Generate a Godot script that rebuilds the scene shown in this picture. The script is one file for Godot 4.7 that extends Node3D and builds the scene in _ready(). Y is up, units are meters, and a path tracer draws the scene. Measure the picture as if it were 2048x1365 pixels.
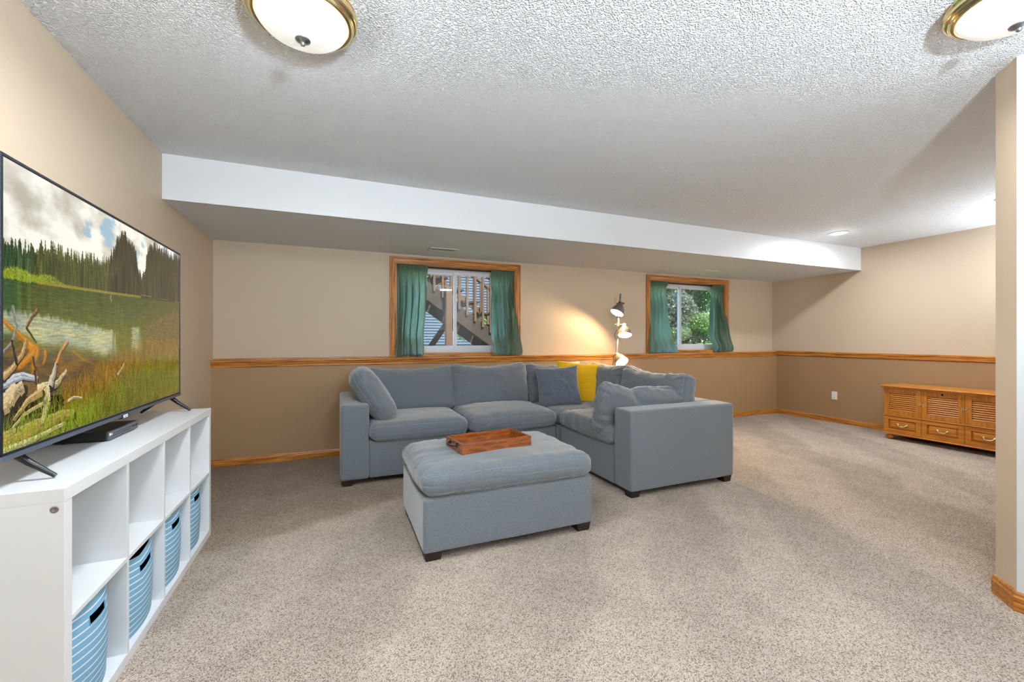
extends Node3D

# ---- room numbers (metres; x right along the back wall, z towards the camera, floor at y 0)
const XL := -1.07
const XR := 6.583
const ZB := -4.763      # upper back wall
const ZK := -4.681      # knee wall under the ledge
const ZS := -3.495      # front of the soffit
const CEIL := 2.429
const SOF := 2.128
const ZR := 2.7         # wall behind the camera

var M := {}
var rng := RandomNumberGenerator.new()
var used := {}


func _ready() -> void:
	rng.seed = 7
	# ---------------------------------------------------------------- camera
	var cam := Camera3D.new()
	cam.name = "camera"
	cam.projection = Camera3D.PROJECTION_FRUSTUM
	cam.near = 0.05
	cam.far = 200.0
	cam.size = 0.05 * 1365.0 / 847.0
	cam.frustum_offset = Vector2(0, -0.05 * 3.5 / 847.0)
	cam.position = Vector3(0, 1.19, 0)
	cam.rotation.y = -0.3935
	add_child(cam)
	cam.current = true
	# ---------------------------------------------------------------- sky, exposure
	var env := Environment.new()
	env.background_mode = Environment.BG_SKY
	var skm := ProceduralSkyMaterial.new()
	skm.sky_top_color = Color(0.55, 0.72, 0.92)
	skm.sky_horizon_color = Color(0.92, 0.95, 0.98)
	skm.ground_bottom_color = Color(0.35, 0.36, 0.3)
	skm.ground_horizon_color = Color(0.6, 0.62, 0.58)
	skm.sun_angle_max = 2.0
	var sky := Sky.new()
	sky.sky_material = skm
	env.sky = sky
	env.background_energy_multiplier = 4.5
	env.tonemap_mode = Environment.TONE_MAPPER_LINEAR
	env.tonemap_exposure = 1.22
	env.sdfgi_enabled = true
	env.ssao_enabled = true
	env.ssil_enabled = true
	var we := WorldEnvironment.new()
	we.name = "world_environment"
	we.environment = env
	add_child(we)
	var sun := DirectionalLight3D.new()
	sun.name = "sun"
	sun.rotation_degrees = Vector3(-52, 25, 0)
	sun.light_energy = 4.5
	sun.light_color = Color(1.0, 0.96, 0.88)
	sun.light_angular_distance = 0.6
	sun.shadow_enabled = true
	add_child(sun)

	make_materials()
	build_shell()
	build_windows()
	build_outdoors()
	build_ceiling_fittings()
	build_cube_shelf()
	build_television()
	build_sofa()
	build_ottoman()
	build_pillows()
	build_floor_lamp()
	build_chest()
	build_small_things()


# lamp strengths: [ceiling domes, recessed, floor lamp heads]
const DOME := 2.7
const DOME2 := 1.35
const CAN := 2.5
const HEAD := 0.8
const ADDED_UPLIGHT := 19.0  # strength of the added uplighters


# ============================================================ mesh builder
class MB:
	var v := PackedVector3Array()
	var n := PackedVector3Array()
	var uv := PackedVector2Array()
	var uv2 := PackedVector2Array()
	var idx := PackedInt32Array()

	func vert(p: Vector3, nn: Vector3, t := Vector2.ZERO) -> int:
		v.append(p)
		n.append(nn)
		uv.append(t)
		return v.size() - 1

	func tri(a: int, b: int, c: int) -> void:
		idx.append(a)
		idx.append(b)
		idx.append(c)

	func quad(a: Vector3, b: Vector3, c: Vector3, d: Vector3, ta := Vector2(0, 0), tb := Vector2(1, 0), tc := Vector2(1, 1), td := Vector2(0, 1)) -> void:
		# corners counter-clockwise as seen from the front
		var nn := (b - a).cross(c - a).normalized()
		if nn.length() < 0.5:
			nn = (c - a).cross(d - a).normalized()
		var i := vert(a, nn, ta)
		vert(b, nn, tb)
		vert(c, nn, tc)
		vert(d, nn, td)
		tri(i, i + 1, i + 2)
		tri(i, i + 2, i + 3)

	func flat_tri(a: Vector3, b: Vector3, c: Vector3) -> void:
		var nn := (b - a).cross(c - a).normalized()
		var i := vert(a, nn)
		vert(b, nn)
		vert(c, nn)
		tri(i, i + 1, i + 2)

	# box with rounded (chamfer-like) edges
	func box(center: Vector3, size: Vector3, r := 0.003, bs := Basis()) -> void:
		var e := size * 0.5
		r = minf(r, minf(e.x, minf(e.y, e.z)) * 0.95)
		var inner := e - Vector3(r, r, r)
		for ax in 3:
			var u := (ax + 1) % 3
			var w := (ax + 2) % 3
			var us := [-1.0, -inner[u] / e[u], inner[u] / e[u], 1.0]
			var ws := [-1.0, -inner[w] / e[w], inner[w] / e[w], 1.0]
			for sg in [-1.0, 1.0]:
				var base := v.size()
				for j in 4:
					for i in 4:
						var q := Vector3.ZERO
						q[ax] = sg * e[ax]
						q[u] = us[i] * e[u]
						q[w] = ws[j] * e[w]
						var inn := q.clamp(-inner, inner)
						var d := (q - inn).normalized()
						var p := inn + d * r
						vert(center + bs * p, bs * d, Vector2(p[u], p[w]))
				for j in 3:
					for i in 3:
						var a := base + j * 4 + i
						tri(a, a + 1, a + 5)
						tri(a, a + 5, a + 4)

	# from two opposite corners
	func span(a: Vector3, b: Vector3, r := 0.003) -> void:
		box((a + b) * 0.5, (b - a).abs(), r)

	# smooth grid surface f(i, j) -> Vector3 with i in 0..nu, j in 0..nv
	func grid(nu: int, nv: int, f: Callable, flip := false, wrap_u := false, skip: Variant = null) -> void:
		var base := v.size()
		for j in nv + 1:
			for i in nu + 1:
				vert(f.call(i, j), Vector3.ZERO, Vector2(float(i) / nu, float(j) / nv))
		for j in nv:
			for i in nu:
				if skip != null and skip.call(i, j):
					continue
				var a := base + j * (nu + 1) + i
				var b := a + 1
				var c := b + nu + 1
				var d := a + nu + 1
				var n1 := (v[b] - v[a]).cross(v[c] - v[a]) + (v[c] - v[a]).cross(v[d] - v[a])
				if flip:
					n1 = -n1
				for k in [a, b, c, d]:
					n[k] += n1
				tri(a, b, c)
				tri(a, c, d)
		if wrap_u:
			for j in nv + 1:
				var s: Vector3 = n[base + j * (nu + 1)] + n[base + j * (nu + 1) + nu]
				n[base + j * (nu + 1)] = s
				n[base + j * (nu + 1) + nu] = s
		for k in range(base, v.size()):
			n[k] = n[k].normalized() if n[k].length() > 1e-12 else Vector3.UP

	func lathe(prof: Array, segs: int, xf := Transform3D(), flute := 0.0, flutes := 0) -> void:
		# prof: Vector2(r, y) going from top to bottom for outward normals
		grid(segs, prof.size() - 1, func(i, j):
			var a: float = TAU * i / segs
			var r: float = prof[j].x
			if flutes > 0:
				r *= 1.0 + flute * cos(a * flutes)
			return xf * Vector3(r * cos(a), prof[j].y, r * sin(a)), false, true)

	func tube(pts: Array, rad: Variant, sides := 8, closed := false) -> void:
		var m := pts.size()
		if m < 2:
			return
		var up := Vector3.UP
		var frames := []
		var prev := Vector3.ZERO
		for k in m:
			var a: Vector3 = pts[(k - 1 + m) % m] if closed or k > 0 else pts[k]
			var b: Vector3 = pts[(k + 1) % m] if closed or k < m - 1 else pts[k]
			var t := (b - a).normalized()
			var x := prev
			if k == 0:
				x = t.cross(up)
				if x.length() < 0.1:
					x = t.cross(Vector3.RIGHT)
			x = (x - t * x.dot(t)).normalized()
			prev = x
			frames.append([x, t.cross(x)])
		var rows := m if closed else m - 1
		grid(sides, rows, func(i, j):
			var k: int = j % m
			var an: float = TAU * i / sides
			var r: float = rad[k] if rad is Array else rad
			return pts[k] + (frames[k][0] * cos(an) + frames[k][1] * sin(an)) * r, false, true)
		if not closed:
			for e in [0, m - 1]:
				var r: float = rad[e] if rad is Array else rad
				var t: Vector3 = (pts[1] - pts[0]).normalized() * -1.0 if e == 0 else (pts[m - 1] - pts[m - 2]).normalized()
				var c := vert(pts[e], t)
				for i in sides + 1:
					var an := TAU * i / sides
					vert(pts[e] + (frames[e][0] * cos(an) + frames[e][1] * sin(an)) * r, t)
				for i in sides:
					tri(c, c + 1 + i, c + 2 + i)

	# profile (x, y) swept along dir; mitre shifts the ends by k * profile x
	func sweep(prof: Array, o: Vector3, ax: Vector3, ay: Vector3, dir: Vector3, length: float, k0 := 0.0, k1 := 0.0, close := true) -> void:
		var m := prof.size()
		var cnt := m if close else m - 1
		var cen := Vector2.ZERO
		for p in prof:
			cen += p / float(m)
		for i in cnt:
			var p: Vector2 = prof[i]
			var q: Vector2 = prof[(i + 1) % m]
			var a := o + ax * p.x + ay * p.y
			var b := o + ax * q.x + ay * q.y
			var a0 := a + dir * (k0 * p.x)
			var b0 := b + dir * (k0 * q.x)
			var a1 := a + dir * (length - k1 * p.x)
			var b1 := b + dir * (length - k1 * q.x)
			var e := q - p
			var on := Vector2(e.y, -e.x)
			if on.dot((p + q) * 0.5 - cen) < 0:
				on = -on
			var nn := (ax * on.x + ay * on.y).normalized()
			var s := vert(a0, nn)
			vert(b0, nn)
			vert(b1, nn)
			vert(a1, nn)
			tri(s, s + 1, s + 2)
			tri(s, s + 2, s + 3)
		if close:
			for e in 2:
				var sh := k0 if e == 0 else -k1
				var off := Vector3.ZERO if e == 0 else dir * length
				var nn := -dir if e == 0 else dir
				var poly := PackedVector2Array()
				for p in prof:
					poly.append(p)
				var tr := Geometry2D.triangulate_polygon(poly)
				var s := v.size()
				for p in prof:
					vert(o + ax * p.x + ay * p.y + off + dir * (sh * p.x), nn)
				for t in range(0, tr.size(), 3):
					tri(s + tr[t], s + tr[t + 1], s + tr[t + 2])

	func append(o: MB, xf := Transform3D()) -> void:
		var base := v.size()
		var nb := xf.basis.orthonormalized()
		for i in o.v.size():
			v.append(xf * o.v[i])
			n.append(nb * o.n[i])
			uv.append(o.uv[i])
		for i in o.idx:
			idx.append(base + i)

	func mesh(mat: Material = null) -> ArrayMesh:
		# make every triangle clockwise as seen from the side its normals point to
		for t in range(0, idx.size(), 3):
			var a := v[idx[t]]
			var fn := (v[idx[t + 1]] - a).cross(v[idx[t + 2]] - a)
			if fn.dot(n[idx[t]] + n[idx[t + 1]] + n[idx[t + 2]]) > 0.0:
				var s := idx[t + 1]
				idx[t + 1] = idx[t + 2]
				idx[t + 2] = s
		var arr := []
		arr.resize(Mesh.ARRAY_MAX)
		arr[Mesh.ARRAY_VERTEX] = v
		arr[Mesh.ARRAY_NORMAL] = n
		arr[Mesh.ARRAY_TEX_UV] = uv
		if uv2.size() == v.size():
			arr[Mesh.ARRAY_TEX_UV2] = uv2
		arr[Mesh.ARRAY_INDEX] = idx
		var am := ArrayMesh.new()
		am.add_surface_from_arrays(Mesh.PRIMITIVE_TRIANGLES, arr)
		if mat:
			am.surface_set_material(0, mat)
		return am


# ============================================================ nodes
func numbered(called: String) -> String:
	var k: int = used.get(called, 0)
	used[called] = k + 1
	return called if k == 0 else "%s_%03d" % [called, k]


func put(mb: MB, called: String, mat: Material, parent: Node3D = null, at := Transform3D()) -> MeshInstance3D:
	var o := MeshInstance3D.new()
	o.mesh = mb.mesh(mat)
	o.transform = at
	o.cast_shadow = GeometryInstance3D.SHADOW_CASTING_SETTING_ON
	if parent:
		var k := 0
		var nm := called
		while parent.has_node(nm):
			k += 1
			nm = "%s_%03d" % [called, k]
		o.name = nm
		parent.add_child(o, true)
	else:
		o.name = numbered(called)
		add_child(o, true)
	return o


func share(src: Mesh, called: String, parent: Node3D, at := Transform3D()) -> MeshInstance3D:
	var o := MeshInstance3D.new()
	o.mesh = src
	o.transform = at
	var k := 0
	var nm := called
	while parent.has_node(nm):
		k += 1
		nm = "%s_%03d" % [called, k]
	o.name = nm
	parent.add_child(o, true)
	return o


func thing(called: String, label: String, category: String, at := Vector3.ZERO, turn := 0.0, group := "") -> Node3D:
	var o := Node3D.new()
	o.name = numbered(called)
	o.position = at
	o.rotation.y = turn
	add_child(o, true)
	tag(o, label, category, group)
	return o


func tag(o: Node, label: String, category := "", group := "") -> void:
	o.set_meta("label", label)
	if category:
		o.set_meta("category", category)
	if group:
		o.set_meta("group", group)


func struct(mb: MB, called: String, mat: Material, label: String, at := Transform3D()) -> MeshInstance3D:
	var o := put(mb, called, mat, null, at)
	o.set_meta("kind", "structure")
	o.set_meta("label", label)
	return o


# ============================================================ materials
func ramp(cols: Array, offs: Array) -> Gradient:
	var g := Gradient.new()
	g.colors = PackedColorArray(cols)
	g.offsets = PackedFloat32Array(offs)
	return g


func noise_tex(type: int, freq: float, oct: int, size: int, sd: int, g: Gradient = null) -> NoiseTexture2D:
	var f := FastNoiseLite.new()
	f.noise_type = type as FastNoiseLite.NoiseType
	f.frequency = freq
	f.fractal_octaves = oct
	f.seed = sd
	if type == FastNoiseLite.TYPE_CELLULAR:
		f.cellular_return_type = FastNoiseLite.RETURN_DISTANCE
		f.fractal_type = FastNoiseLite.FRACTAL_NONE if oct <= 1 else FastNoiseLite.FRACTAL_FBM
	var t := NoiseTexture2D.new()
	t.width = size
	t.height = size
	t.seamless = true
	t.noise = f
	if g:
		t.color_ramp = g
	return t


func std(name_: String, col: Color, rough := 0.6, metal := 0.0) -> StandardMaterial3D:
	var m := StandardMaterial3D.new()
	m.resource_name = name_
	m.albedo_color = col
	m.roughness = rough
	m.metallic = metal
	M[name_] = m
	return m


func tri_map(m: StandardMaterial3D, scale: Vector3, world := true) -> void:
	m.uv1_triplanar = true
	m.uv1_world_triplanar = world
	m.uv1_scale = scale
	m.uv1_triplanar_sharpness = 8.0


func make_materials() -> void:
	var m: StandardMaterial3D
	# painted plaster walls
	var wn := noise_tex(FastNoiseLite.TYPE_SIMPLEX, 0.03, 4, 512, 3)
	m = std("wall_upper", Color(0.770, 0.695, 0.600), 0.55)
	m.heightmap_enabled = true
	m.heightmap_texture = wn
	m.heightmap_scale = 0.06
	tri_map(m, Vector3(2, 2, 2))
	m = std("wall_lower", Color(0.615, 0.487, 0.347), 0.55)
	m.heightmap_enabled = true
	m.heightmap_texture = wn
	m.heightmap_scale = 0.06
	tri_map(m, Vector3(2, 2, 2))
	m = std("white_paint", Color(0.86, 0.86, 0.862), 0.5)
	std("pale_paint", Color(0.80, 0.80, 0.80), 0.5)
	# popcorn ceiling
	m = std("ceiling", Color(0.962, 0.962, 0.966), 0.75)
	m.heightmap_enabled = true
	m.heightmap_texture = popcorn_texture()
	m.heightmap_scale = 0.8
	tri_map(m, Vector3(1.45, 1.45, 1.45))
	# carpet: tufts, with vacuum tracks and a darker back area as a large pattern
	m = std("carpet", Color(1, 1, 1), 1.0)
	var tuft := tuft_textures()
	m.albedo_texture = tuft[0]
	m.heightmap_enabled = true
	m.heightmap_texture = tuft[1]
	m.heightmap_scale = 0.4
	m.detail_enabled = true
	m.detail_blend_mode = BaseMaterial3D.BLEND_MODE_MUL
	m.detail_uv_layer = BaseMaterial3D.DETAIL_UV_2
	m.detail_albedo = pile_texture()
	m.specular_mode = BaseMaterial3D.SPECULAR_DISABLED
	tri_map(m, Vector3(2.1, 2.1, 2.1))
	# oak, grain along x / y / z
	var oak := noise_tex(FastNoiseLite.TYPE_SIMPLEX, 0.012, 5, 512, 31, ramp([Color(0.52, 0.29, 0.085), Color(0.66, 0.40, 0.13), Color(0.72, 0.46, 0.165), Color(0.79, 0.54, 0.23)], [0.2, 0.4, 0.6, 0.85]))
	for a in [["oak_x", Vector3(0.35, 9, 9)], ["oak_y", Vector3(9, 0.35, 9)], ["oak_z", Vector3(9, 9, 0.35)]]:
		m = std(a[0], Color(1, 1, 1), 0.38)
		m.albedo_texture = oak
		tri_map(m, a[1])
	# chest wood: maple stain
	var mp := noise_tex(FastNoiseLite.TYPE_SIMPLEX, 0.012, 4, 512, 37, ramp([Color(0.64, 0.38, 0.10), Color(0.72, 0.445, 0.13), Color(0.77, 0.495, 0.16)], [0.2, 0.5, 0.85]))
	for a in [["maple_z", Vector3(3, 5, 0.3)], ["maple_y", Vector3(3, 0.3, 5)]]:
		m = std(a[0], Color(1, 1, 1), 0.35)
		m.albedo_texture = mp
		tri_map(m, a[1])
	std("maple_plain", Color(0.74, 0.46, 0.14), 0.35)
	# tray wood
	m = std("acacia", Color(1, 1, 1), 0.25)
	m.albedo_texture = noise_tex(FastNoiseLite.TYPE_SIMPLEX, 0.01, 4, 512, 41, ramp([Color(0.43, 0.21, 0.075), Color(0.54, 0.28, 0.10), Color(0.59, 0.325, 0.125), Color(0.48, 0.24, 0.085)], [0.2, 0.45, 0.6, 0.85]))
	m.clearcoat_enabled = true
	m.clearcoat = 0.5
	m.clearcoat_roughness = 0.15
	tri_map(m, Vector3(0.6, 3.5, 3), false)
	# sofa fabric
	var heather := noise_tex(FastNoiseLite.TYPE_SIMPLEX, 0.03, 6, 1024, 51, ramp([Color(0.440, 0.466, 0.498), Color(0.465, 0.493, 0.528), Color(0.500, 0.528, 0.562)], [0.2, 0.5, 0.82]))
	var weave := noise_tex(FastNoiseLite.TYPE_SIMPLEX, 0.16, 3, 512, 52)
	for a in [["fabric", Color(0.83, 0.825, 0.81)], ["fabric_dark", Color(0.76, 0.76, 0.78)]]:
		m = std(a[0], a[1], 0.95)
		m.albedo_texture = heather
		m.heightmap_enabled = true
		m.heightmap_texture = weave
		m.heightmap_scale = 0.03
		m.rim_enabled = true
		m.rim = 1.0
		m.rim_tint = 0.4
		tri_map(m, Vector3(2.4, 2.4, 2.4), false)
	std("seam", Color(0.50, 0.53, 0.57), 0.9)
	m = std("yellow_fabric", Color(0.90, 0.70, 0.02), 0.9)
	m.rim_enabled = true
	m.rim = 0.3
	m.rim_tint = 0.6
	std("pale_fabric", Color(0.78, 0.74, 0.68), 0.9)
	std("dark_wood", Color(0.12, 0.065, 0.045), 0.5)
	# white laminate
	m = std("laminate", Color(0.88, 0.885, 0.89), 0.22)
	std("laminate_edge", Color(0.90, 0.90, 0.905), 0.3)
	std("steel", Color(0.55, 0.55, 0.55), 0.3, 1.0)
	std("black_plastic", Color(0.035, 0.037, 0.045), 0.35)
	std("grey_bezel", Color(0.16, 0.18, 0.21), 0.28, 0.6)
	std("black_lining", Color(0.012, 0.012, 0.014), 0.9)
	std("logo_white", Color(0.9, 0.9, 0.9), 0.5)
	m = std("brass", Color(0.93, 0.86, 0.66), 0.14, 1.0)
	std("old_brass", Color(0.80, 0.72, 0.56), 0.32, 0.9)
	std("iron", Color(0.16, 0.15, 0.14), 0.45, 0.8)
	m = std("dome_glass", Color(0.85, 0.85, 0.84), 0.2)
	m.emission_enabled = true
	m.emission = Color(1.0, 0.99, 0.96)
	m.emission_energy_multiplier = 0.40
	std("nickel", Color(0.62, 0.62, 0.64), 0.3, 1.0)
	m = std("bulb", Color(0.9, 0.9, 0.9), 0.4)
	m.emission_enabled = true
	m.emission = Color(1.0, 0.96, 0.88)
	m.emission_energy_multiplier = 1.6
	m = std("can_bulb", Color(0.9, 0.9, 0.9), 0.4)
	m.emission_enabled = true
	m.emission = Color(1, 1, 0.98)
	m.emission_energy_multiplier = 1.6
	std("lamp_grey", Color(0.42, 0.40, 0.385), 0.45, 0.1)
	std("lamp_inside", Color(0.85, 0.83, 0.78), 0.6)
	std("plastic_ivory", Color(0.90, 0.88, 0.83), 0.4)
	std("slot_dark", Color(0.2, 0.19, 0.17), 0.7)
	std("vent_white", Color(0.86, 0.86, 0.85), 0.5)
	std("vent_dark", Color(0.04, 0.04, 0.04), 0.9)
	std("vinyl", Color(0.86, 0.86, 0.88), 0.35)
	m = std("pane", Color(1, 1, 1, 0.04), 0.02)
	m.transparency = BaseMaterial3D.TRANSPARENCY_ALPHA
	m = std("curtain", Color(0.60, 0.70, 0.625), 0.7)
	m.albedo_texture = noise_tex(FastNoiseLite.TYPE_SIMPLEX, 0.2, 2, 256, 61, ramp([Color(0.94, 0.94, 0.94), Color(1, 1, 1)], [0.3, 0.7]))
	m.backlight_enabled = true
	m.backlight = Color(1.2, 1.2, 1.2)
	tri_map(m, Vector3(4, 4, 4), false)
	# bins
	m = std("bin_cloth", Color(1, 1, 1), 0.85)
	m.albedo_texture = stripe_texture()
	# outdoors
	std("deck_wood", Color(0.31, 0.225, 0.155), 0.9)
	std("deck_dark", Color(0.17, 0.135, 0.11), 0.9)
	std("siding", Color(0.215, 0.275, 0.34), 0.8)
	m = std("lawn", Color(1, 1, 1), 1.0)
	m.albedo_texture = noise_tex(FastNoiseLite.TYPE_SIMPLEX, 0.05, 4, 512, 71, ramp([Color(0.22, 0.34, 0.10), Color(0.42, 0.56, 0.20)], [0.3, 0.7]))
	tri_map(m, Vector3(0.5, 0.5, 0.5))
	for a in [["leaf_bright", Color(0.36, 0.50, 0.13)], ["leaf_mid", Color(0.25, 0.39, 0.15)], ["leaf_dark", Color(0.15, 0.26, 0.16)]]:
		m = std(a[0], a[1], 0.6)
		m.backlight_enabled = true
		m.backlight = Color(0.4, 0.4, 0.4)
	std("bark", Color(0.30, 0.25, 0.21), 0.95)


func stripe_texture() -> ImageTexture:
	var im := Image.create(64, 1024, false, Image.FORMAT_RGB8)
	var f := FastNoiseLite.new()
	f.seed = 5
	f.frequency = 0.3
	for y in 1024:
		var ph := fmod(y / 1024.0 * 13.0 + 0.15, 1.0)
		for x in 64:
			var k := 0.97 + 0.06 * f.get_noise_2d(x, y)
			var c := Color(0.47, 0.665, 0.78) * k
			if ph < 0.19:
				c = Color(0.90, 0.93, 0.95) * k
			im.set_pixel(x, y, c)
	return ImageTexture.create_from_image(im)


# random rounded lumps stamped on a tile that wraps round: returns [height, shade of the lump on top]
func stamped(n: int, count: int, ra: float, rb: float, squash: float, sd: int) -> Array:
	var r := RandomNumberGenerator.new()
	r.seed = sd
	var h := PackedFloat32Array()
	var tone := PackedFloat32Array()
	h.resize(n * n)
	tone.resize(n * n)
	for k in count:
		var cx := r.randi() % n
		var cy := r.randi() % n
		var rad := r.randf_range(ra, rb)
		var top := r.randf_range(0.55, 1.0)
		var sh := r.randf()
		var a := r.randf() * PI
		var ca := cos(a)
		var sa := sin(a)
		var e := int(ceil(rad))
		var inv := 1.0 / rad
		for j in range(-e, e + 1):
			var row := ((cy + j + n) % n) * n
			for i in range(-e, e + 1):
				var u := (i * ca + j * sa) * inv
				var v := (j * ca - i * sa) * inv * squash
				var d := u * u + v * v
				if d < 1.0:
					var p := row + (cx + i + n) % n
					var z := top * (1.0 - d * d)
					if z > h[p]:
						h[p] = z
						tone[p] = sh
	return [h, tone]


func popcorn_texture() -> ImageTexture:
	var n := 1024
	var h: PackedFloat32Array = stamped(n, 15000, 4.0, 8.0, 1.35, 11)[0]
	var by := PackedByteArray()
	by.resize(n * n)
	for k in n * n:
		by[k] = int(h[k] * 255.0)
	return ImageTexture.create_from_image(Image.create_from_data(n, n, false, Image.FORMAT_L8, by))


# twisted tufts with dark gaps between them
func tuft_textures() -> Array:
	var n := 1024
	var st := stamped(n, 21000, 5.0, 8.5, 1.5, 21)
	var h: PackedFloat32Array = st[0]
	var tone: PackedFloat32Array = st[1]
	var col := PackedByteArray()
	var hgt := PackedByteArray()
	col.resize(n * n * 3)
	hgt.resize(n * n)
	for k in n * n:
		hgt[k] = int(h[k] * 255.0)
		var t := clampf(0.36 + 0.50 * h[k] + 0.28 * (tone[k] - 0.5), 0.0, 1.0)
		col[k * 3] = int(lerpf(128.0, 252.0, t))
		col[k * 3 + 1] = int(lerpf(112.0, 243.0, t))
		col[k * 3 + 2] = int(lerpf(96.0, 232.0, t))
	return [ImageTexture.create_from_image(Image.create_from_data(n, n, false, Image.FORMAT_RGB8, col)), ImageTexture.create_from_image(Image.create_from_data(n, n, false, Image.FORMAT_L8, hgt))]


# broad tone of the carpet: vacuum tracks and a darker back left area
func pile_texture() -> ImageTexture:
	var n := 512
	var im := Image.create(n, n, false, Image.FORMAT_RGBA8)
	var f := FastNoiseLite.new()
	f.seed = 15
	f.frequency = 0.012
	f.fractal_octaves = 3
	var g := FastNoiseLite.new()
	g.seed = 16
	g.frequency = 0.05
	for j in n:
		for i in n:
			var x := -1.1 + 7.8 * i / n
			var z := -4.8 + 7.6 * j / n
			var k := 0.87 + 0.04 * f.get_noise_2d(i, j) + 0.04 * g.get_noise_2d(i, j)
			# darker, browner area behind a slanted line from shelf to sofa
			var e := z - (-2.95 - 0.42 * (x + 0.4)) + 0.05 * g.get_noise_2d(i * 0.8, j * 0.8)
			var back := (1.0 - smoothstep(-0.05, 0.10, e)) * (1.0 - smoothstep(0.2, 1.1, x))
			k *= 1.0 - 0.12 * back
			# strokes of the cleaner in front of the shelf
			var s := sin((x * 0.9 + z * 0.55 + 0.25 * f.get_noise_2d(i, j)) * 7.0)
			k *= 1.0 + 0.035 * clampf(s * 3.0, -1, 1) * (1.0 - back)
			k = clampf(k, 0.0, 1.0)
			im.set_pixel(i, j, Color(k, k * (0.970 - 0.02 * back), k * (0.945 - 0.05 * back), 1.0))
	return ImageTexture.create_from_image(im)


# ============================================================ room shell
const OPENINGS := [[0.600, 2.022], [4.076, 5.525]]
const OP_LOW := 1.028
const OP_TOP := 2.033
const P1 := Vector3(2.854, 0, -0.964)
const P2 := Vector3(2.757, 0, -0.867)


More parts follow.
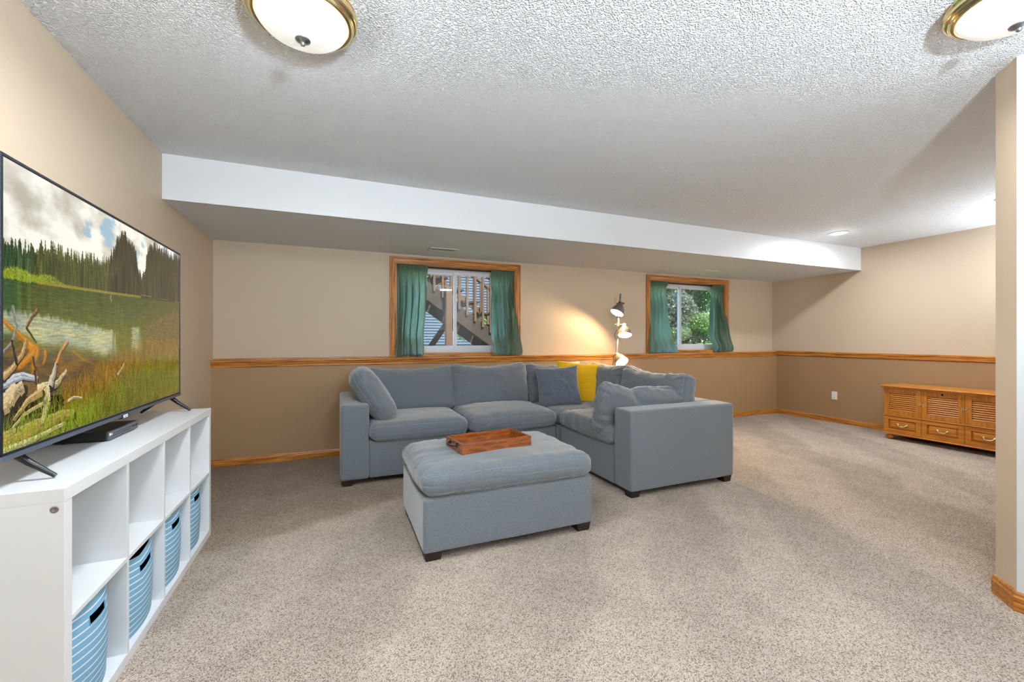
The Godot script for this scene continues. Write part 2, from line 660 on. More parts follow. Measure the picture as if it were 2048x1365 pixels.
func build_shell() -> void:
	# floor
	var b := MB.new()
	var x0 := XL - 0.2
	var x1 := XR + 0.2
	var z0 := ZB - 0.4
	var z1 := ZR + 0.2
	b.quad(Vector3(x0, 0, z1), Vector3(x1, 0, z1), Vector3(x1, 0, z0), Vector3(x0, 0, z0))
	b.quad(Vector3(x0, -0.2, z0), Vector3(x1, -0.2, z0), Vector3(x1, -0.2, z1), Vector3(x0, -0.2, z1))
	b.quad(Vector3(x0, -0.2, z1), Vector3(x1, -0.2, z1), Vector3(x1, 0, z1), Vector3(x0, 0, z1))
	b.quad(Vector3(x1, -0.2, z0), Vector3(x0, -0.2, z0), Vector3(x0, 0, z0), Vector3(x1, 0, z0))
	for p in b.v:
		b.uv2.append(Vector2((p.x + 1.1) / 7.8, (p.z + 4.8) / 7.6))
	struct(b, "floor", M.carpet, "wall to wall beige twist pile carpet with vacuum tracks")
	# ceiling slab with an opening for each recessed can
	b = MB.new()
	b.span(Vector3(x0, CEIL, z0), Vector3(x1, CEIL + 0.25, z1), 0.001)
	struct(b, "ceiling", M.ceiling, "white popcorn textured ceiling")
	# soffit along the back wall: textured underside, smooth white face
	b = MB.new()
	b.span(Vector3(x0, SOF, ZS - 0.012), Vector3(x1, CEIL + 0.02, z0), 0.001)
	var so := struct(b, "ceiling_soffit", M.ceiling, "dropped ceiling soffit with popcorn underside above the windows")
	b = MB.new()
	b.span(Vector3(XL - 0.05, SOF - 0.002, ZS - 0.012), Vector3(XR + 0.05, CEIL + 0.01, ZS), 0.001)
	b.span(Vector3(XL - 0.05, SOF - 0.004, ZS - 0.010), Vector3(XR + 0.05, SOF + 0.028, ZS + 0.0015), 0.001)
	put(b, "fascia", M.white_paint, so).set_meta("label", "smooth white painted face")
	# left wall
	b = MB.new()
	b.span(Vector3(XL - 0.2, 0, z0), Vector3(XL, CEIL + 0.02, z1), 0.001)
	struct(b, "wall_left", M.wall_upper, "tan painted wall behind the television")
	# back wall with its two window openings
	b = MB.new()
	var zo := ZB - 0.24
	b.span(Vector3(x0, 0, ZB), Vector3(x1, OP_LOW, zo), 0.0005)
	b.span(Vector3(x0, OP_TOP, ZB), Vector3(x1, CEIL + 0.02, zo), 0.0005)
	var cuts := [x0, OPENINGS[0][0], OPENINGS[0][1], OPENINGS[1][0], OPENINGS[1][1], x1]
	for k in 3:
		b.span(Vector3(cuts[2 * k], OP_LOW, ZB), Vector3(cuts[2 * k + 1], OP_TOP, zo), 0.0005)
	var wb := struct(b, "wall_back", M.wall_upper, "tan painted back wall with two basement windows")
	b = MB.new()
	b.span(Vector3(XL, 0, ZB + 0.001), Vector3(XR, 0.93, ZK), 0.001)
	put(b, "knee_wall", M.wall_lower, wb).set_meta("label", "darker brown lower wall")
	# right wall
	b = MB.new()
	b.span(Vector3(XR, 0, z0), Vector3(XR + 0.2, CEIL + 0.02, z1), 0.001)
	var wr := struct(b, "wall_right", M.wall_upper, "tan painted right wall behind the wooden chest")
	b = MB.new()
	b.span(Vector3(XR - 0.004, 0, ZK), Vector3(XR + 0.01, 0.94, P1.z), 0.0005)
	put(b, "lower_wall", M.wall_lower, wr).set_meta("label", "darker brown lower wall")
	# wall behind the camera
	b = MB.new()
	b.span(Vector3(x0, 0, ZR), Vector3(x1, CEIL + 0.02, ZR + 0.2), 0.001)
	struct(b, "wall_rear", M.wall_upper, "tan painted wall behind the camera")
	# partition on the right with its cut corner
	b = MB.new()
	var poly := [Vector2(P1.x, P1.z), Vector2(P2.x, P2.z), Vector2(P2.x, ZR), Vector2(P2.x + 0.14, ZR), Vector2(P2.x + 0.14, P1.z + 0.14), Vector2(XR, P1.z + 0.14), Vector2(XR, P1.z)]
	b.sweep(poly, Vector3.ZERO, Vector3.RIGHT, Vector3.BACK, Vector3.UP, CEIL + 0.01)
	var wp := struct(b, "wall_partition", M.wall_upper, "tan wall end with a cut corner at the right edge")
	b = MB.new()
	b.span(Vector3(P2.x - 0.004, 0.0, P2.z + 0.001), Vector3(P2.x + 0.002, CEIL + 0.005, ZR - 0.01), 0.0005)
	put(b, "painted_side", M.pale_paint, wp).set_meta("label", "pale painted side")
	# ledge cap on the knee wall
	b = MB.new()
	var cap := [Vector2(0, 0.992), Vector2(0.094, 0.992), Vector2(0.101, 0.988), Vector2(0.103, 0.980), Vector2(0.101, 0.972), Vector2(0.097, 0.968), Vector2(0.094, 0.955), Vector2(0.090, 0.940), Vector2(0.091, 0.932), Vector2(0.088, 0.922), Vector2(0.0, 0.922)]
	b.sweep(cap, Vector3(XL, 0, ZB), Vector3.BACK, Vector3.UP, Vector3.RIGHT, XR - XL, 0, 0)
	struct(b, "trim_1", M.oak_x, "golden oak ledge cap running under both windows")
	b = MB.new()
	b.sweep([Vector2(0, 0.992), Vector2(0.010, 0.992), Vector2(0.008, 1.002), Vector2(0.0, 1.006)], Vector3(XL, 0, ZB), Vector3.BACK, Vector3.UP, Vector3.RIGHT, OPENINGS[0][0] - 0.065 - XL)
	struct(b, "trim_3", M.oak_x, "thin oak strip at the back of the ledge left of the first window")
	b = MB.new()
	var rail := [Vector2(0, 1.006), Vector2(0.020, 1.004), Vector2(0.026, 0.998), Vector2(0.026, 0.985), Vector2(0.021, 0.978), Vector2(0.018, 0.955), Vector2(0.019, 0.942), Vector2(0.012, 0.934), Vector2(0, 0.934)]
	b.sweep(rail, Vector3(XR, 0, ZK), Vector3.LEFT, Vector3.UP, Vector3.BACK, P1.z - ZK)
	struct(b, "trim_2", M.oak_z, "golden oak chair rail on the right wall")
	# baseboards
	var bp := [Vector2(0, 0), Vector2(0.013, 0), Vector2(0.013, 0.050), Vector2(0.010, 0.056), Vector2(0.009, 0.064), Vector2(0.005, 0.072), Vector2(0, 0.074)]
	b = MB.new()
	b.sweep(bp, Vector3(XL, 0, ZK), Vector3.BACK, Vector3.UP, Vector3.RIGHT, XR - XL, 1, 1)
	struct(b, "baseboard_back", M.oak_x, "oak baseboard along the brown back wall")
	b = MB.new()
	b.sweep(bp, Vector3(XR - 0.004, 0, ZK), Vector3.LEFT, Vector3.UP, Vector3.BACK, P1.z - ZK, 1, 0)
	struct(b, "baseboard_right", M.oak_z, "oak baseboard along the right wall")
	b = MB.new()
	b.sweep(bp, Vector3(XL, 0, ZK), Vector3.RIGHT, Vector3.UP, Vector3.BACK, ZR - ZK, 1, 0)
	struct(b, "baseboard_left", M.oak_z, "oak baseboard along the left wall")
	b = MB.new()
	var dg := (P2 - P1).normalized()
	var out := Vector3(-dg.z, 0, dg.x)
	if out.x > 0:
		out = -out
	var t8 := tan(PI / 8)
	b.sweep([Vector2(0, 0), Vector2(0.013, 0), Vector2(0.013, 0.062), Vector2(0.010, 0.070), Vector2(0.009, 0.078), Vector2(0.005, 0.086), Vector2(0, 0.088)], P1, out, Vector3.UP, dg, (P2 - P1).length(), -t8, -t8)
	b.sweep([Vector2(0, 0), Vector2(0.013, 0), Vector2(0.013, 0.062), Vector2(0.010, 0.070), Vector2(0.009, 0.078), Vector2(0.005, 0.086), Vector2(0, 0.088)], P2, Vector3.LEFT, Vector3.UP, Vector3.BACK, ZR - P2.z, -t8, 0)
	struct(b, "baseboard_partition", M.oak_z, "oak baseboard around the cut wall corner")


# ============================================================ windows and curtains
func build_windows() -> void:
	var words := ["oak framed basement window looking onto wooden deck stairs", "oak framed basement window looking onto green trees"]
	for k in 2:
		var xa: float = OPENINGS[k][0]
		var xb: float = OPENINGS[k][1]
		var w := Node3D.new()
		w.name = "window_%d" % (k + 1)
		w.set_meta("kind", "structure")
		w.set_meta("label", words[k])
		add_child(w)
		# casing: three mitred boards of a stepped profile
		var cw := 0.064
		var prof := [Vector2(0, 0), Vector2(0, 0.010), Vector2(0.006, 0.014), Vector2(0.040, 0.019), Vector2(0.046, 0.016), Vector2(0.050, 0.020), Vector2(cw - 0.003, 0.021), Vector2(cw, 0.017), Vector2(cw, 0)]
		var b := MB.new()
		b.sweep(prof, Vector3(xa, OP_TOP, ZB), Vector3.UP, Vector3.BACK, Vector3.RIGHT, xb - xa, -1, -1)
		put(b, "head_casing", M.oak_x, w)
		b = MB.new()
		b.sweep(prof, Vector3(xa, 0.993, ZB), Vector3.LEFT, Vector3.BACK, Vector3.UP, OP_TOP - 0.993, 0, -1)
		put(b, "side_casing", M.oak_y, w)
		b = MB.new()
		b.sweep(prof, Vector3(xb, 0.993, ZB), Vector3.RIGHT, Vector3.BACK, Vector3.UP, OP_TOP - 0.993, 0, -1)
		put(b, "side_casing", M.oak_y, w)
		# oak jamb boards lining the recess
		var zi := ZB + 0.004
		var zv := ZB - 0.135
		b = MB.new()
		b.span(Vector3(xa - 0.004, OP_TOP - 0.012, zi), Vector3(xb + 0.004, OP_TOP + 0.004, zv - 0.05), 0.001)
		put(b, "head_jamb", M.oak_x, w)
		b = MB.new()
		b.span(Vector3(xa - 0.004, 0.993, zi + 0.004), Vector3(xb + 0.004, OP_LOW + 0.004, zv - 0.05), 0.003)
		put(b, "sill_board", M.oak_x, w)
		for x in [xa + 0.004, xb - 0.004]:
			b = MB.new()
			b.span(Vector3(x - 0.008, OP_LOW, zi), Vector3(x + 0.008, OP_TOP - 0.01, zv - 0.05), 0.001)
			put(b, "side_jamb", M.oak_y, w)
		# white vinyl slider
		var ya := OP_LOW + 0.004
		var yb := OP_TOP - 0.012
		var fx0 := xa + 0.012
		var fx1 := xb - 0.012
		b = MB.new()
		b.span(Vector3(fx0, ya, zv), Vector3(fx1, ya + 0.055, zv - 0.07), 0.004)
		b.span(Vector3(fx0, yb - 0.04, zv), Vector3(fx1, yb, zv - 0.07), 0.004)
		b.span(Vector3(fx0, ya + 0.055, zv), Vector3(fx0 + 0.04, yb - 0.04, zv - 0.07), 0.002)
		b.span(Vector3(fx1 - 0.04, ya + 0.055, zv), Vector3(fx1, yb - 0.04, zv - 0.07), 0.002)
		put(b, "vinyl_frame", M.vinyl, w)
		var mid := (xa + xb) * 0.5 + (0.0 if k == 0 else -0.02)
		for s in 2:
			var sx0 := fx0 + 0.035 if s == 0 else mid - 0.022
			var sx1 := mid + 0.022 if s == 0 else fx1 - 0.035
			var sz := zv - (0.008 if s == 1 else 0.036)
			b = MB.new()
			var r := 0.036
			b.span(Vector3(sx0, ya + 0.045, sz), Vector3(sx1, ya + 0.045 + r, sz - 0.026), 0.004)
			b.span(Vector3(sx0, yb - 0.035 - r, sz), Vector3(sx1, yb - 0.035, sz - 0.026), 0.004)
			b.span(Vector3(sx0, ya + 0.045 + r, sz), Vector3(sx0 + r, yb - 0.035 - r, sz - 0.026), 0.002)
			b.span(Vector3(sx1 - r, ya + 0.045 + r, sz), Vector3(sx1, yb - 0.035 - r, sz - 0.026), 0.002)
			var sash := put(b, "sash", M.vinyl, w)
			b = MB.new()
			b.quad(Vector3(sx0 + r * 0.8, ya + 0.07, sz - 0.013), Vector3(sx1 - r * 0.8, ya + 0.07, sz - 0.013), Vector3(sx1 - r * 0.8, yb - 0.06, sz - 0.013), Vector3(sx0 + r * 0.8, yb - 0.06, sz - 0.013))
			put(b, "pane", M.pane, sash)
		for yy in ([1.63] if k == 0 else [1.28, 1.72]):
			b = MB.new()
			b.box(Vector3(mid - 0.008, yy, zv - 0.002), Vector3(0.014, 0.075, 0.014), 0.005)
			b.box(Vector3(mid - 0.008, yy + 0.015, zv + 0.008), Vector3(0.009, 0.03, 0.014), 0.003)
			put(b, "latch", M.vinyl, w)
		# tension rod
		b = MB.new()
		b.tube([Vector3(xa + 0.013, 2.004, ZB - 0.035), Vector3(xb - 0.013, 2.004, ZB - 0.035)], 0.008, 10)
		var rod := put(b, "curtain_rod", M.iron)
		tag(rod, "thin dark curtain rod across the window onto the %s" % ["deck stairs", "trees"][k], "curtain rod", "rods inside the window openings")

	curtain(0.615, 0.955, 0.585, 0.905, 3, "green gathered curtain at the left of the window onto the deck stairs", 0.05)
	curtain(1.715, 2.010, 1.690, 2.110, 4, "green gathered curtain at the right of the window onto the deck stairs", 0.06)
	curtain(4.090, 4.415, 4.010, 4.545, 5, "green gathered curtain hung left in the window onto the trees", 0.05)
	curtain(5.285, 5.512, 5.245, 5.640, 6, "green gathered curtain hung right in the window onto the trees", 0.05)


func curtain(ta: float, tb: float, ba: float, bb: float, sd: int, label: String, puddle: float) -> void:
	var f := FastNoiseLite.new()
	f.seed = sd
	f.frequency = 1.0
	var nu := 150
	var nv := 70
	var zt := ZB - 0.035
	var op: Array = OPENINGS[0] if ta < 3.0 else OPENINGS[1]
	var edge_l: float = op[0]
	var edge_r: float = op[1]
	var surf := func(i: int, j: int, side: float) -> Vector3:
		var u := float(i) / nu
		var t := float(j) / nv          # 0 at the top
		var free := smoothstep(0.05, 0.35, t)
		var e := smoothstep(0.25, 1.02, t)
		var xl := lerpf(ta, ba, e)
		var xr := lerpf(tb, bb, e)
		# pleats: tight gathers at the rod loosening into a few deep folds
		var warp := u + 0.05 * f.get_noise_2d(u * 3.0, t * 0.8)
		var tight := sin(warp * TAU * 13.0 + 2.0 * f.get_noise_2d(u * 5.0, 3.0))
		var loose := sin(warp * TAU * 4.6 + sd * 1.7 + 1.5 * f.get_noise_2d(u * 2.0, t * 1.1))
		var fine := f.get_noise_2d(u * 14.0, t * 1.5)
		var z := zt + lerpf(0.007 * tight, 0.040 * loose + 0.016 * fine + 0.010 * sin(warp * TAU * 9.3 + 2.4) + 0.005 * tight * (1.0 - free), free)
		z += 0.017 * (1.0 - smoothstep(0.04, 0.10, t))
		var y := lerpf(2.018, OP_LOW, t)
		# below the opening the cloth is pushed out over the sill and onto the ledge
		var low := smoothstep(0.72, 1.0, t)
		z += low * (0.062 + puddle * 0.35)
		var belly := sin(smoothstep(0.80, 1.0, t) * PI) * puddle * 0.4
		z += belly
		y = lerpf(2.018, 1.002, t)
		if t > 0.955:
			var h := (t - 0.955) / 0.045
			z -= h * 0.030 * (0.6 + 0.5 * loose)
			y = lerpf(y, 1.000 + 0.006 * absf(fine), h)
		y += 0.012 * f.get_noise_2d(u * 6.0 + 9.0, 4.0) * smoothstep(0.8, 0.95, t) * (1.0 if t < 0.97 else 0.0)
		var x := lerpf(xl, xr, u) + 0.014 * sin(warp * TAU * 4.6 + 1.2) * free
		# where it billows past the opening it hangs in front of the casing
		var pastr := smoothstep(edge_r - 0.070, edge_r - 0.015, x) * smoothstep(0.3, 0.5, t)
		var pastl := (1.0 - smoothstep(edge_l + 0.015, edge_l + 0.070, x)) * smoothstep(0.45, 0.7, t)
		z = maxf(z, lerpf(z, ZB + 0.030 + 0.35 * maxf(0.0, z - zt), maxf(pastl, pastr)))
		z = minf(z, ZB + 0.086)
		return Vector3(x, maxf(y, 0.9945), z + side)
	var b := MB.new()
	b.grid(nu, nv, func(i, j): return surf.call(i, j, 0.0))
	var root := thing("curtain", label, "curtain", Vector3.ZERO, 0.0, "green curtains at the basement windows")
	put(b, "panel", M.curtain, root)
	# ruffle of the rod pocket
	b = MB.new()
	b.grid(nu, 6, func(i, j):
		var p: Vector3 = surf.call(i, 0, 0.0)
		var q: Vector3 = surf.call(i, 4, 0.0)
		var t: float = j / 6.0
		return p.lerp(q, t) + Vector3(0, 0, 0.004 + 0.012 * sin(t * PI)))
	put(b, "rod_pocket", M.curtain, root)


# ============================================================ outside the windows
func build_outdoors() -> void:
	var b := MB.new()
	b.span(Vector3(-25, 0.0, ZB - 0.25), Vector3(45, 0.93, -60), 0.01)
	struct(b, "lawn", M.lawn, "grass outside at the height of the window sills")
	build_stairs()
	# neighbouring house clad in lapped boards
	var h := thing("house", "blue grey house with lapped siding behind the deck stairs", "house")
	b = MB.new()
	b.span(Vector3(1.0, 0.93, -14.05), Vector3(7.4, 5.6, -20.0), 0.02)
	put(b, "wall", M.siding, h)
	b = MB.new()
	for k in 48:
		var y := 1.02 + k * 0.092
		b.sweep([Vector2(0, 0.0), Vector2(0.036, 0.0), Vector2(0.003, 0.1), Vector2(0, 0.1)], Vector3(1.0, y, -14.05), Vector3.BACK, Vector3.UP, Vector3.RIGHT, 6.4)
	put(b, "lap_siding", M.siding, h).set_meta("kind", "stuff")
	b = MB.new()
	b.span(Vector3(0.95, 5.5, -13.6), Vector3(7.7, 5.7, -20.4), 0.02)
	put(b, "roof", M.deck_dark, h)
	# planting
	shrub("shrub", "green shrub growing behind the wooden deck stairs", Vector3(3.05, 0.93, -9.2), 0.85, 0.55, 900, "leaf_bright", 81)
	tree("tree", "dark leafy tree seen at the left of the small window", Vector3(16.7, 0.93, -18.6), 5.6, 1.5, 13000, "leaf_dark", 91)
	tree("tree", "mid green tree with hanging branches in the middle of the small window", Vector3(19.3, 0.93, -19.4), 5.4, 1.6, 14000, "leaf_mid", 92)
	tree("tree", "tall dark tree at the back of the lawn behind the others", Vector3(20.9, 0.93, -24.5), 8.5, 3.2, 17000, "leaf_dark", 93)
	tree("tree", "bright leafy tree at the right of the small window", Vector3(23.6, 0.93, -22.5), 6.5, 2.4, 15000, "leaf_bright", 94)
	tree("tree", "broad mid green tree closing the view at the far end of the lawn", Vector3(28.6, 0.93, -29.0), 8.0, 4.2, 17000, "leaf_mid", 97)
	shrub("shrub", "bright yellow green shrub at the edge of the lawn beside the fence", Vector3(18.3, 0.93, -17.8), 1.9, 1.3, 7000, "leaf_bright", 95)
	shrub("shrub", "low dark shrub at the edge of the lawn below the dark tree", Vector3(16.1, 0.93, -17.2), 1.0, 0.9, 4000, "leaf_mid", 96)
	var fe := thing("garden_fence", "low dark wire fence on posts across the lawn", "fence", Vector3(12.5, 0.93, -15.9))
	for k in 6:
		b = MB.new()
		b.box(Vector3(k * 1.5, 0.2, 0), Vector3(0.04, 0.42, 0.04), 0.005)
		put(b, "post", M.iron, fe)
	for y in [0.38, 0.30]:
		b = MB.new()
		b.span(Vector3(0, y, -0.012), Vector3(7.5, y + 0.025, 0.012), 0.003)
		put(b, "rail", M.iron, fe)


func build_stairs() -> void:
	var st := thing("deck_stairs", "weathered brown wooden deck stairs with balusters outside the window", "stairs")
	var za := -6.55
	var zb := -7.45
	var run := 0.262
	var rise := 0.182
	var xs := 0.55
	var ys := 2.72
	var nst := 10
	var b: MB
	for k in nst:
		var x := xs + k * run
		var y := ys - k * rise
		if y < 1.0:
			break
		b = MB.new()
		b.span(Vector3(x, y - 0.035, za + 0.02), Vector3(x + run + 0.025, y, zb - 0.02), 0.006)
		put(b, "tread", M.deck_dark, st)
		b = MB.new()
		b.span(Vector3(x + 0.004, y - rise, za - 0.03), Vector3(x + 0.026, y - 0.035, zb + 0.03), 0.003)
		put(b, "riser", M.deck_wood, st)
	var dir := Vector3(run, -rise, 0).normalized()
	var rot := Basis(Vector3.BACK, atan2(-rise, run))
	for z in [za, zb]:
		b = MB.new()
		b.box(Vector3(xs + 4.2 * run, ys - 4.2 * rise - 0.26, z), Vector3(3.4, 0.24, 0.045), 0.006, rot)
		put(b, "stringer", M.deck_dark, st)
		b = MB.new()
		b.box(Vector3(xs + 4.2 * run, ys - 4.2 * rise + 0.86, z), Vector3(3.4, 0.05, 0.12), 0.008, rot)
		put(b, "handrail", M.deck_wood, st)
		b = MB.new()
		b.box(Vector3(xs + 4.2 * run, ys - 4.2 * rise + 0.30 if z == zb else ys - 4.2 * rise + 0.72, z), Vector3(3.4, 0.09, 0.035), 0.006, rot)
		put(b, "lower_rail", M.deck_wood, st)
		for k in 19:
			var x := xs + 0.06 + k * 0.132
			var yb := ys - (x - xs) / run * rise
			b = MB.new()
			b.box(Vector3(x, yb + 0.33, z + 0.035), Vector3(0.036, 1.05, 0.036), 0.004)
			put(b, "baluster", M.deck_wood, st)
	for p in [[1.62, 2.0, -6.48], [2.98, 1.9, -6.48], [1.30, 1.6, -7.4], [0.5, 3.4, -6.48]]:
		b = MB.new()
		b.span(Vector3(p[0] - 0.05, 0.93, p[2] - 0.05), Vector3(p[0] + 0.05, p[1], p[2] + 0.05), 0.006)
		put(b, "post", M.deck_wood, st)
	b = MB.new()
	b.box(Vector3(1.55, 1.25, -6.9), Vector3(0.09, 1.0, 0.04), 0.005, Basis(Vector3.BACK, -0.6))
	put(b, "brace", M.deck_dark, st)


func leaf_mesh(l: float) -> ArrayMesh:
	var b := MB.new()
	var w := l * 0.34
	b.flat_tri(Vector3(0, 0, 0), Vector3(l * 0.5, 0.06 * l, w), Vector3(l, 0, 0))
	b.flat_tri(Vector3(0, 0, 0), Vector3(l, 0, 0), Vector3(l * 0.5, 0.06 * l, -w))
	return b.mesh()


func foliage(parent: Node3D, blobs: Array, count: int, l: float, mat: Material, sd: int) -> void:
	var r := RandomNumberGenerator.new()
	r.seed = sd
	var mm := MultiMesh.new()
	mm.transform_format = MultiMesh.TRANSFORM_3D
	mm.mesh = leaf_mesh(l)
	mm.instance_count = count
	for k in count:
		var bl: Array = blobs[r.randi() % blobs.size()]
		var d := Vector3(r.randfn(), r.randfn(), r.randfn()).normalized()
		var p: Vector3 = bl[0] + d * (bl[1] * pow(r.randf(), 0.45)) * Vector3(1, bl[2], 1)
		var bs := Basis.from_euler(Vector3(r.randf_range(-0.9, 0.9), r.randf() * TAU, r.randf_range(-1.4, 0.3)))
		mm.set_instance_transform(k, Transform3D(bs.scaled(Vector3.ONE * r.randf_range(0.7, 1.3)), p))
	var o := MultiMeshInstance3D.new()
	o.name = "foliage"
	o.multimesh = mm
	o.material_override = mat
	o.set_meta("kind", "stuff")
	parent.add_child(o, true)


func shrub(called: String, label: String, at: Vector3, hgt: float, rad: float, count: int, mat: String, sd: int) -> void:
	var t := thing(called, label, "shrub", at)
	var r := RandomNumberGenerator.new()
	r.seed = sd
	var b := MB.new()
	var blobs := []
	for k in 7:
		var a := TAU * k / 7.0
		var tip := Vector3(cos(a) * rad * 0.6, hgt * r.randf_range(0.55, 0.95), sin(a) * rad * 0.6)
		b.tube([Vector3.ZERO, tip * 0.5 + Vector3(0, 0.05, 0), tip], [0.02, 0.014, 0.006], 5)
		blobs.append([tip * Vector3(1, 0.85, 1), rad * 0.5, 0.85])
	put(b, "stem", M.bark, t)
	foliage(t, blobs, count, 0.10, M[mat], sd)


func tree(called: String, label: String, at: Vector3, hgt: float, rad: float, count: int, mat: String, sd: int) -> void:
	var t := thing(called, label, "tree", at)
	var r := RandomNumberGenerator.new()
	r.seed = sd
	var b := MB.new()
	b.tube([Vector3(0, -0.05, 0), Vector3(0.05, hgt * 0.3, 0), Vector3(-0.04, hgt * 0.6, 0.05), Vector3(0.02, hgt * 0.9, 0)], [0.14, 0.10, 0.07, 0.03], 8)
	var blobs := []
	for k in 16:
		var a := r.randf() * TAU
		var y := hgt * r.randf_range(0.08, 0.95)
		var d := rad * (0.75 if y < hgt * 0.75 else 0.4)
		var tip := Vector3(cos(a) * d, y, sin(a) * d)
		b.tube([Vector3(0, y * 0.75, 0), tip * Vector3(0.5, 1, 0.5) + Vector3(0, 0.1, 0), tip], [0.05, 0.03, 0.012], 5)
		blobs.append([tip, rad * 0.55, 0.9])
	put(b, "trunk", M.bark, t)
	foliage(t, blobs, count, 0.17, M[mat], sd)


# ============================================================ ceiling fittings
func build_ceiling_fittings() -> void:
	dome_light(Vector3(-0.115, CEIL, -1.76), DOME, "fluted glass dome ceiling light nearest the television wall")
	dome_light(Vector3(2.245, CEIL, -0.700), DOME2, "fluted glass dome ceiling light at the upper right corner above the wall end")
	dome_light(Vector3(1.9, CEIL, 1.4), 0.2, "added fluted glass dome ceiling light behind the camera, out of view")  # added dome out of view, extra light for the room
	can_light(Vector3(5.397, CEIL, -3.094), CAN, "recessed round ceiling light beside the soffit near the right wall")
	can_light(Vector3(5.45, CEIL, -1.75), 1.4, "added recessed round ceiling light, out of view behind the wall end")  # added can out of view, brightens the chest and right wall
	added_torchiere(Vector3(0.6, 0, 0.9), ADDED_UPLIGHT, "added unseen bowl floor lamp behind the camera, brightening the room off the ceiling")  # added uplighter, fills the room by way of the ceiling
	added_torchiere(Vector3(6.2, 0, -1.25), ADDED_UPLIGHT * 0.15, "added unseen bowl floor lamp behind the wall end, brightening the alcove ceiling")  # added uplighter, fills in the ceiling on the right


func dome_light(at: Vector3, energy: float, label: String) -> void:
	var t := thing("ceiling_light", label, "ceiling light", at, 0.0, "brass and glass dome ceiling lights")
	var b := MB.new()
	b.lathe([Vector2(0.02, 0.0), Vector2(0.184, 0.0), Vector2(0.191, -0.004), Vector2(0.192, -0.011), Vector2(0.183, -0.015), Vector2(0.186, -0.022), Vector2(0.192, -0.027), Vector2(0.192, -0.036), Vector2(0.183, -0.041), Vector2(0.176, -0.042), Vector2(0.175, -0.050), Vector2(0.168, -0.055), Vector2(0.160, -0.055), Vector2(0.153, -0.047)], 72)
	put(b, "brass_ring", M.brass, t)
	b = MB.new()
	var prof := []
	for k in 19:
		var a := PI * 0.5 * k / 18.0
		prof.append(Vector2(0.156 * cos(a) + 0.0005, -0.046 - 0.062 * sin(a) - 0.012 * sin(a) * sin(a)))
	b.lathe(prof, 288, Transform3D(), 0.014, 72)
	put(b, "glass_dome", M.dome_glass, t)
	b = MB.new()
	b.lathe([Vector2(0.001, -0.112), Vector2(0.024, -0.118), Vector2(0.027, -0.121), Vector2(0.026, -0.124), Vector2(0.016, -0.129), Vector2(0.008, -0.131), Vector2(0.009, -0.136), Vector2(0.007, -0.142), Vector2(0.0003, -0.145)], 24)
	put(b, "finial", M.nickel, t)
	down_light(t, "dome_glow", -0.150, energy, 0.26, Color(0.94, 0.972, 1.0))
	soft_light(t, "dome_bulb", -0.085, energy * 0.09, Color(0.93, 0.965, 1.0))


# light that leaves a fitting's glowing face
func down_light(t: Node3D, called: String, y: float, energy: float, size: float, col: Color) -> void:
	var l := AreaLight3D.new()
	l.name = called
	l.area_size = Vector2(size, size)
	l.light_energy = energy
	l.light_color = col
	l.area_range = 14.0
	l.area_attenuation = 2.0
	l.shadow_enabled = true
	l.rotation.x = -PI / 2
	l.position = Vector3(0, y, 0)
	t.add_child(l)


func soft_light(t: Node3D, called: String, y: float, energy: float, col: Color, size := 0.05) -> void:
	var l := OmniLight3D.new()
	l.name = called
	l.position = Vector3(0, y, 0)
	l.light_energy = energy
	l.light_color = col
	l.light_size = size
	l.omni_range = 14.0
	l.omni_attenuation = 2.0
	l.shadow_enabled = true
	t.add_child(l)


# uplighter added out of view to brighten the ceiling and the room
func added_torchiere(at: Vector3, energy: float, label: String) -> void:
	var t := thing("floor_lamp", label, "floor lamp", at)
	var b := MB.new()
	b.lathe([Vector2(0.0005, 0.03), Vector2(0.02, 0.03), Vector2(0.13, 0.016), Vector2(0.135, 0.0)], 32)
	b.tube([Vector3(0, 0.02, 0), Vector3(0, 1.55, 0)], 0.012, 12)
	put(b, "stand", M.iron, t)
	b = MB.new()
	b.lathe([Vector2(0.168, 1.660), Vector2(0.170, 1.662), Vector2(0.172, 1.660), Vector2(0.14, 1.60), Vector2(0.07, 1.55), Vector2(0.0005, 1.535)], 40)
	b.lathe([Vector2(0.0005, 1.541), Vector2(0.069, 1.556), Vector2(0.138, 1.605), Vector2(0.168, 1.660)], 40)
	put(b, "bowl", M.lamp_inside, t)
	b = MB.new()
	b.lathe([Vector2(0.0005, 1.665), Vector2(0.06, 1.655), Vector2(0.105, 1.635), Vector2(0.10, 1.60), Vector2(0.05, 1.575), Vector2(0.0005, 1.56)], 24)
	put(b, "bulb", M.bulb, t)
	soft_light(t, "added_bulb_light", 1.625, energy, Color(0.86, 0.935, 1.0), 0.10)


func can_light(at: Vector3, energy: float, label: String) -> void:
	var t := thing("recessed_light", label, "ceiling light", at)
	var b := MB.new()
	b.lathe([Vector2(0.066, 0.001), Vector2(0.094, -0.001), Vector2(0.095, -0.004), Vector2(0.092, -0.007), Vector2(0.070, -0.009), Vector2(0.064, -0.006), Vector2(0.063, 0.001)], 48)
	put(b, "trim_ring", M.vent_white, t)
	b = MB.new()
	b.lathe([Vector2(0.064, -0.002), Vector2(0.060, -0.010), Vector2(0.045, -0.018), Vector2(0.02, -0.023), Vector2(0.0005, -0.024)], 32)
	put(b, "lens", M.can_bulb, t)
	down_light(t, "can_glow", -0.030, energy, 0.10, Color(0.93, 0.965, 1.0))
	soft_light(t, "can_bulb", -0.014, energy * 0.025, Color(0.93, 0.965, 1.0))


# a part built in room coordinates, hung under its thing
func wput(mb: MB, called: String, mat: Material, parent: Node3D) -> MeshInstance3D:
	return put(mb, called, mat, parent, parent.global_transform.affine_inverse())


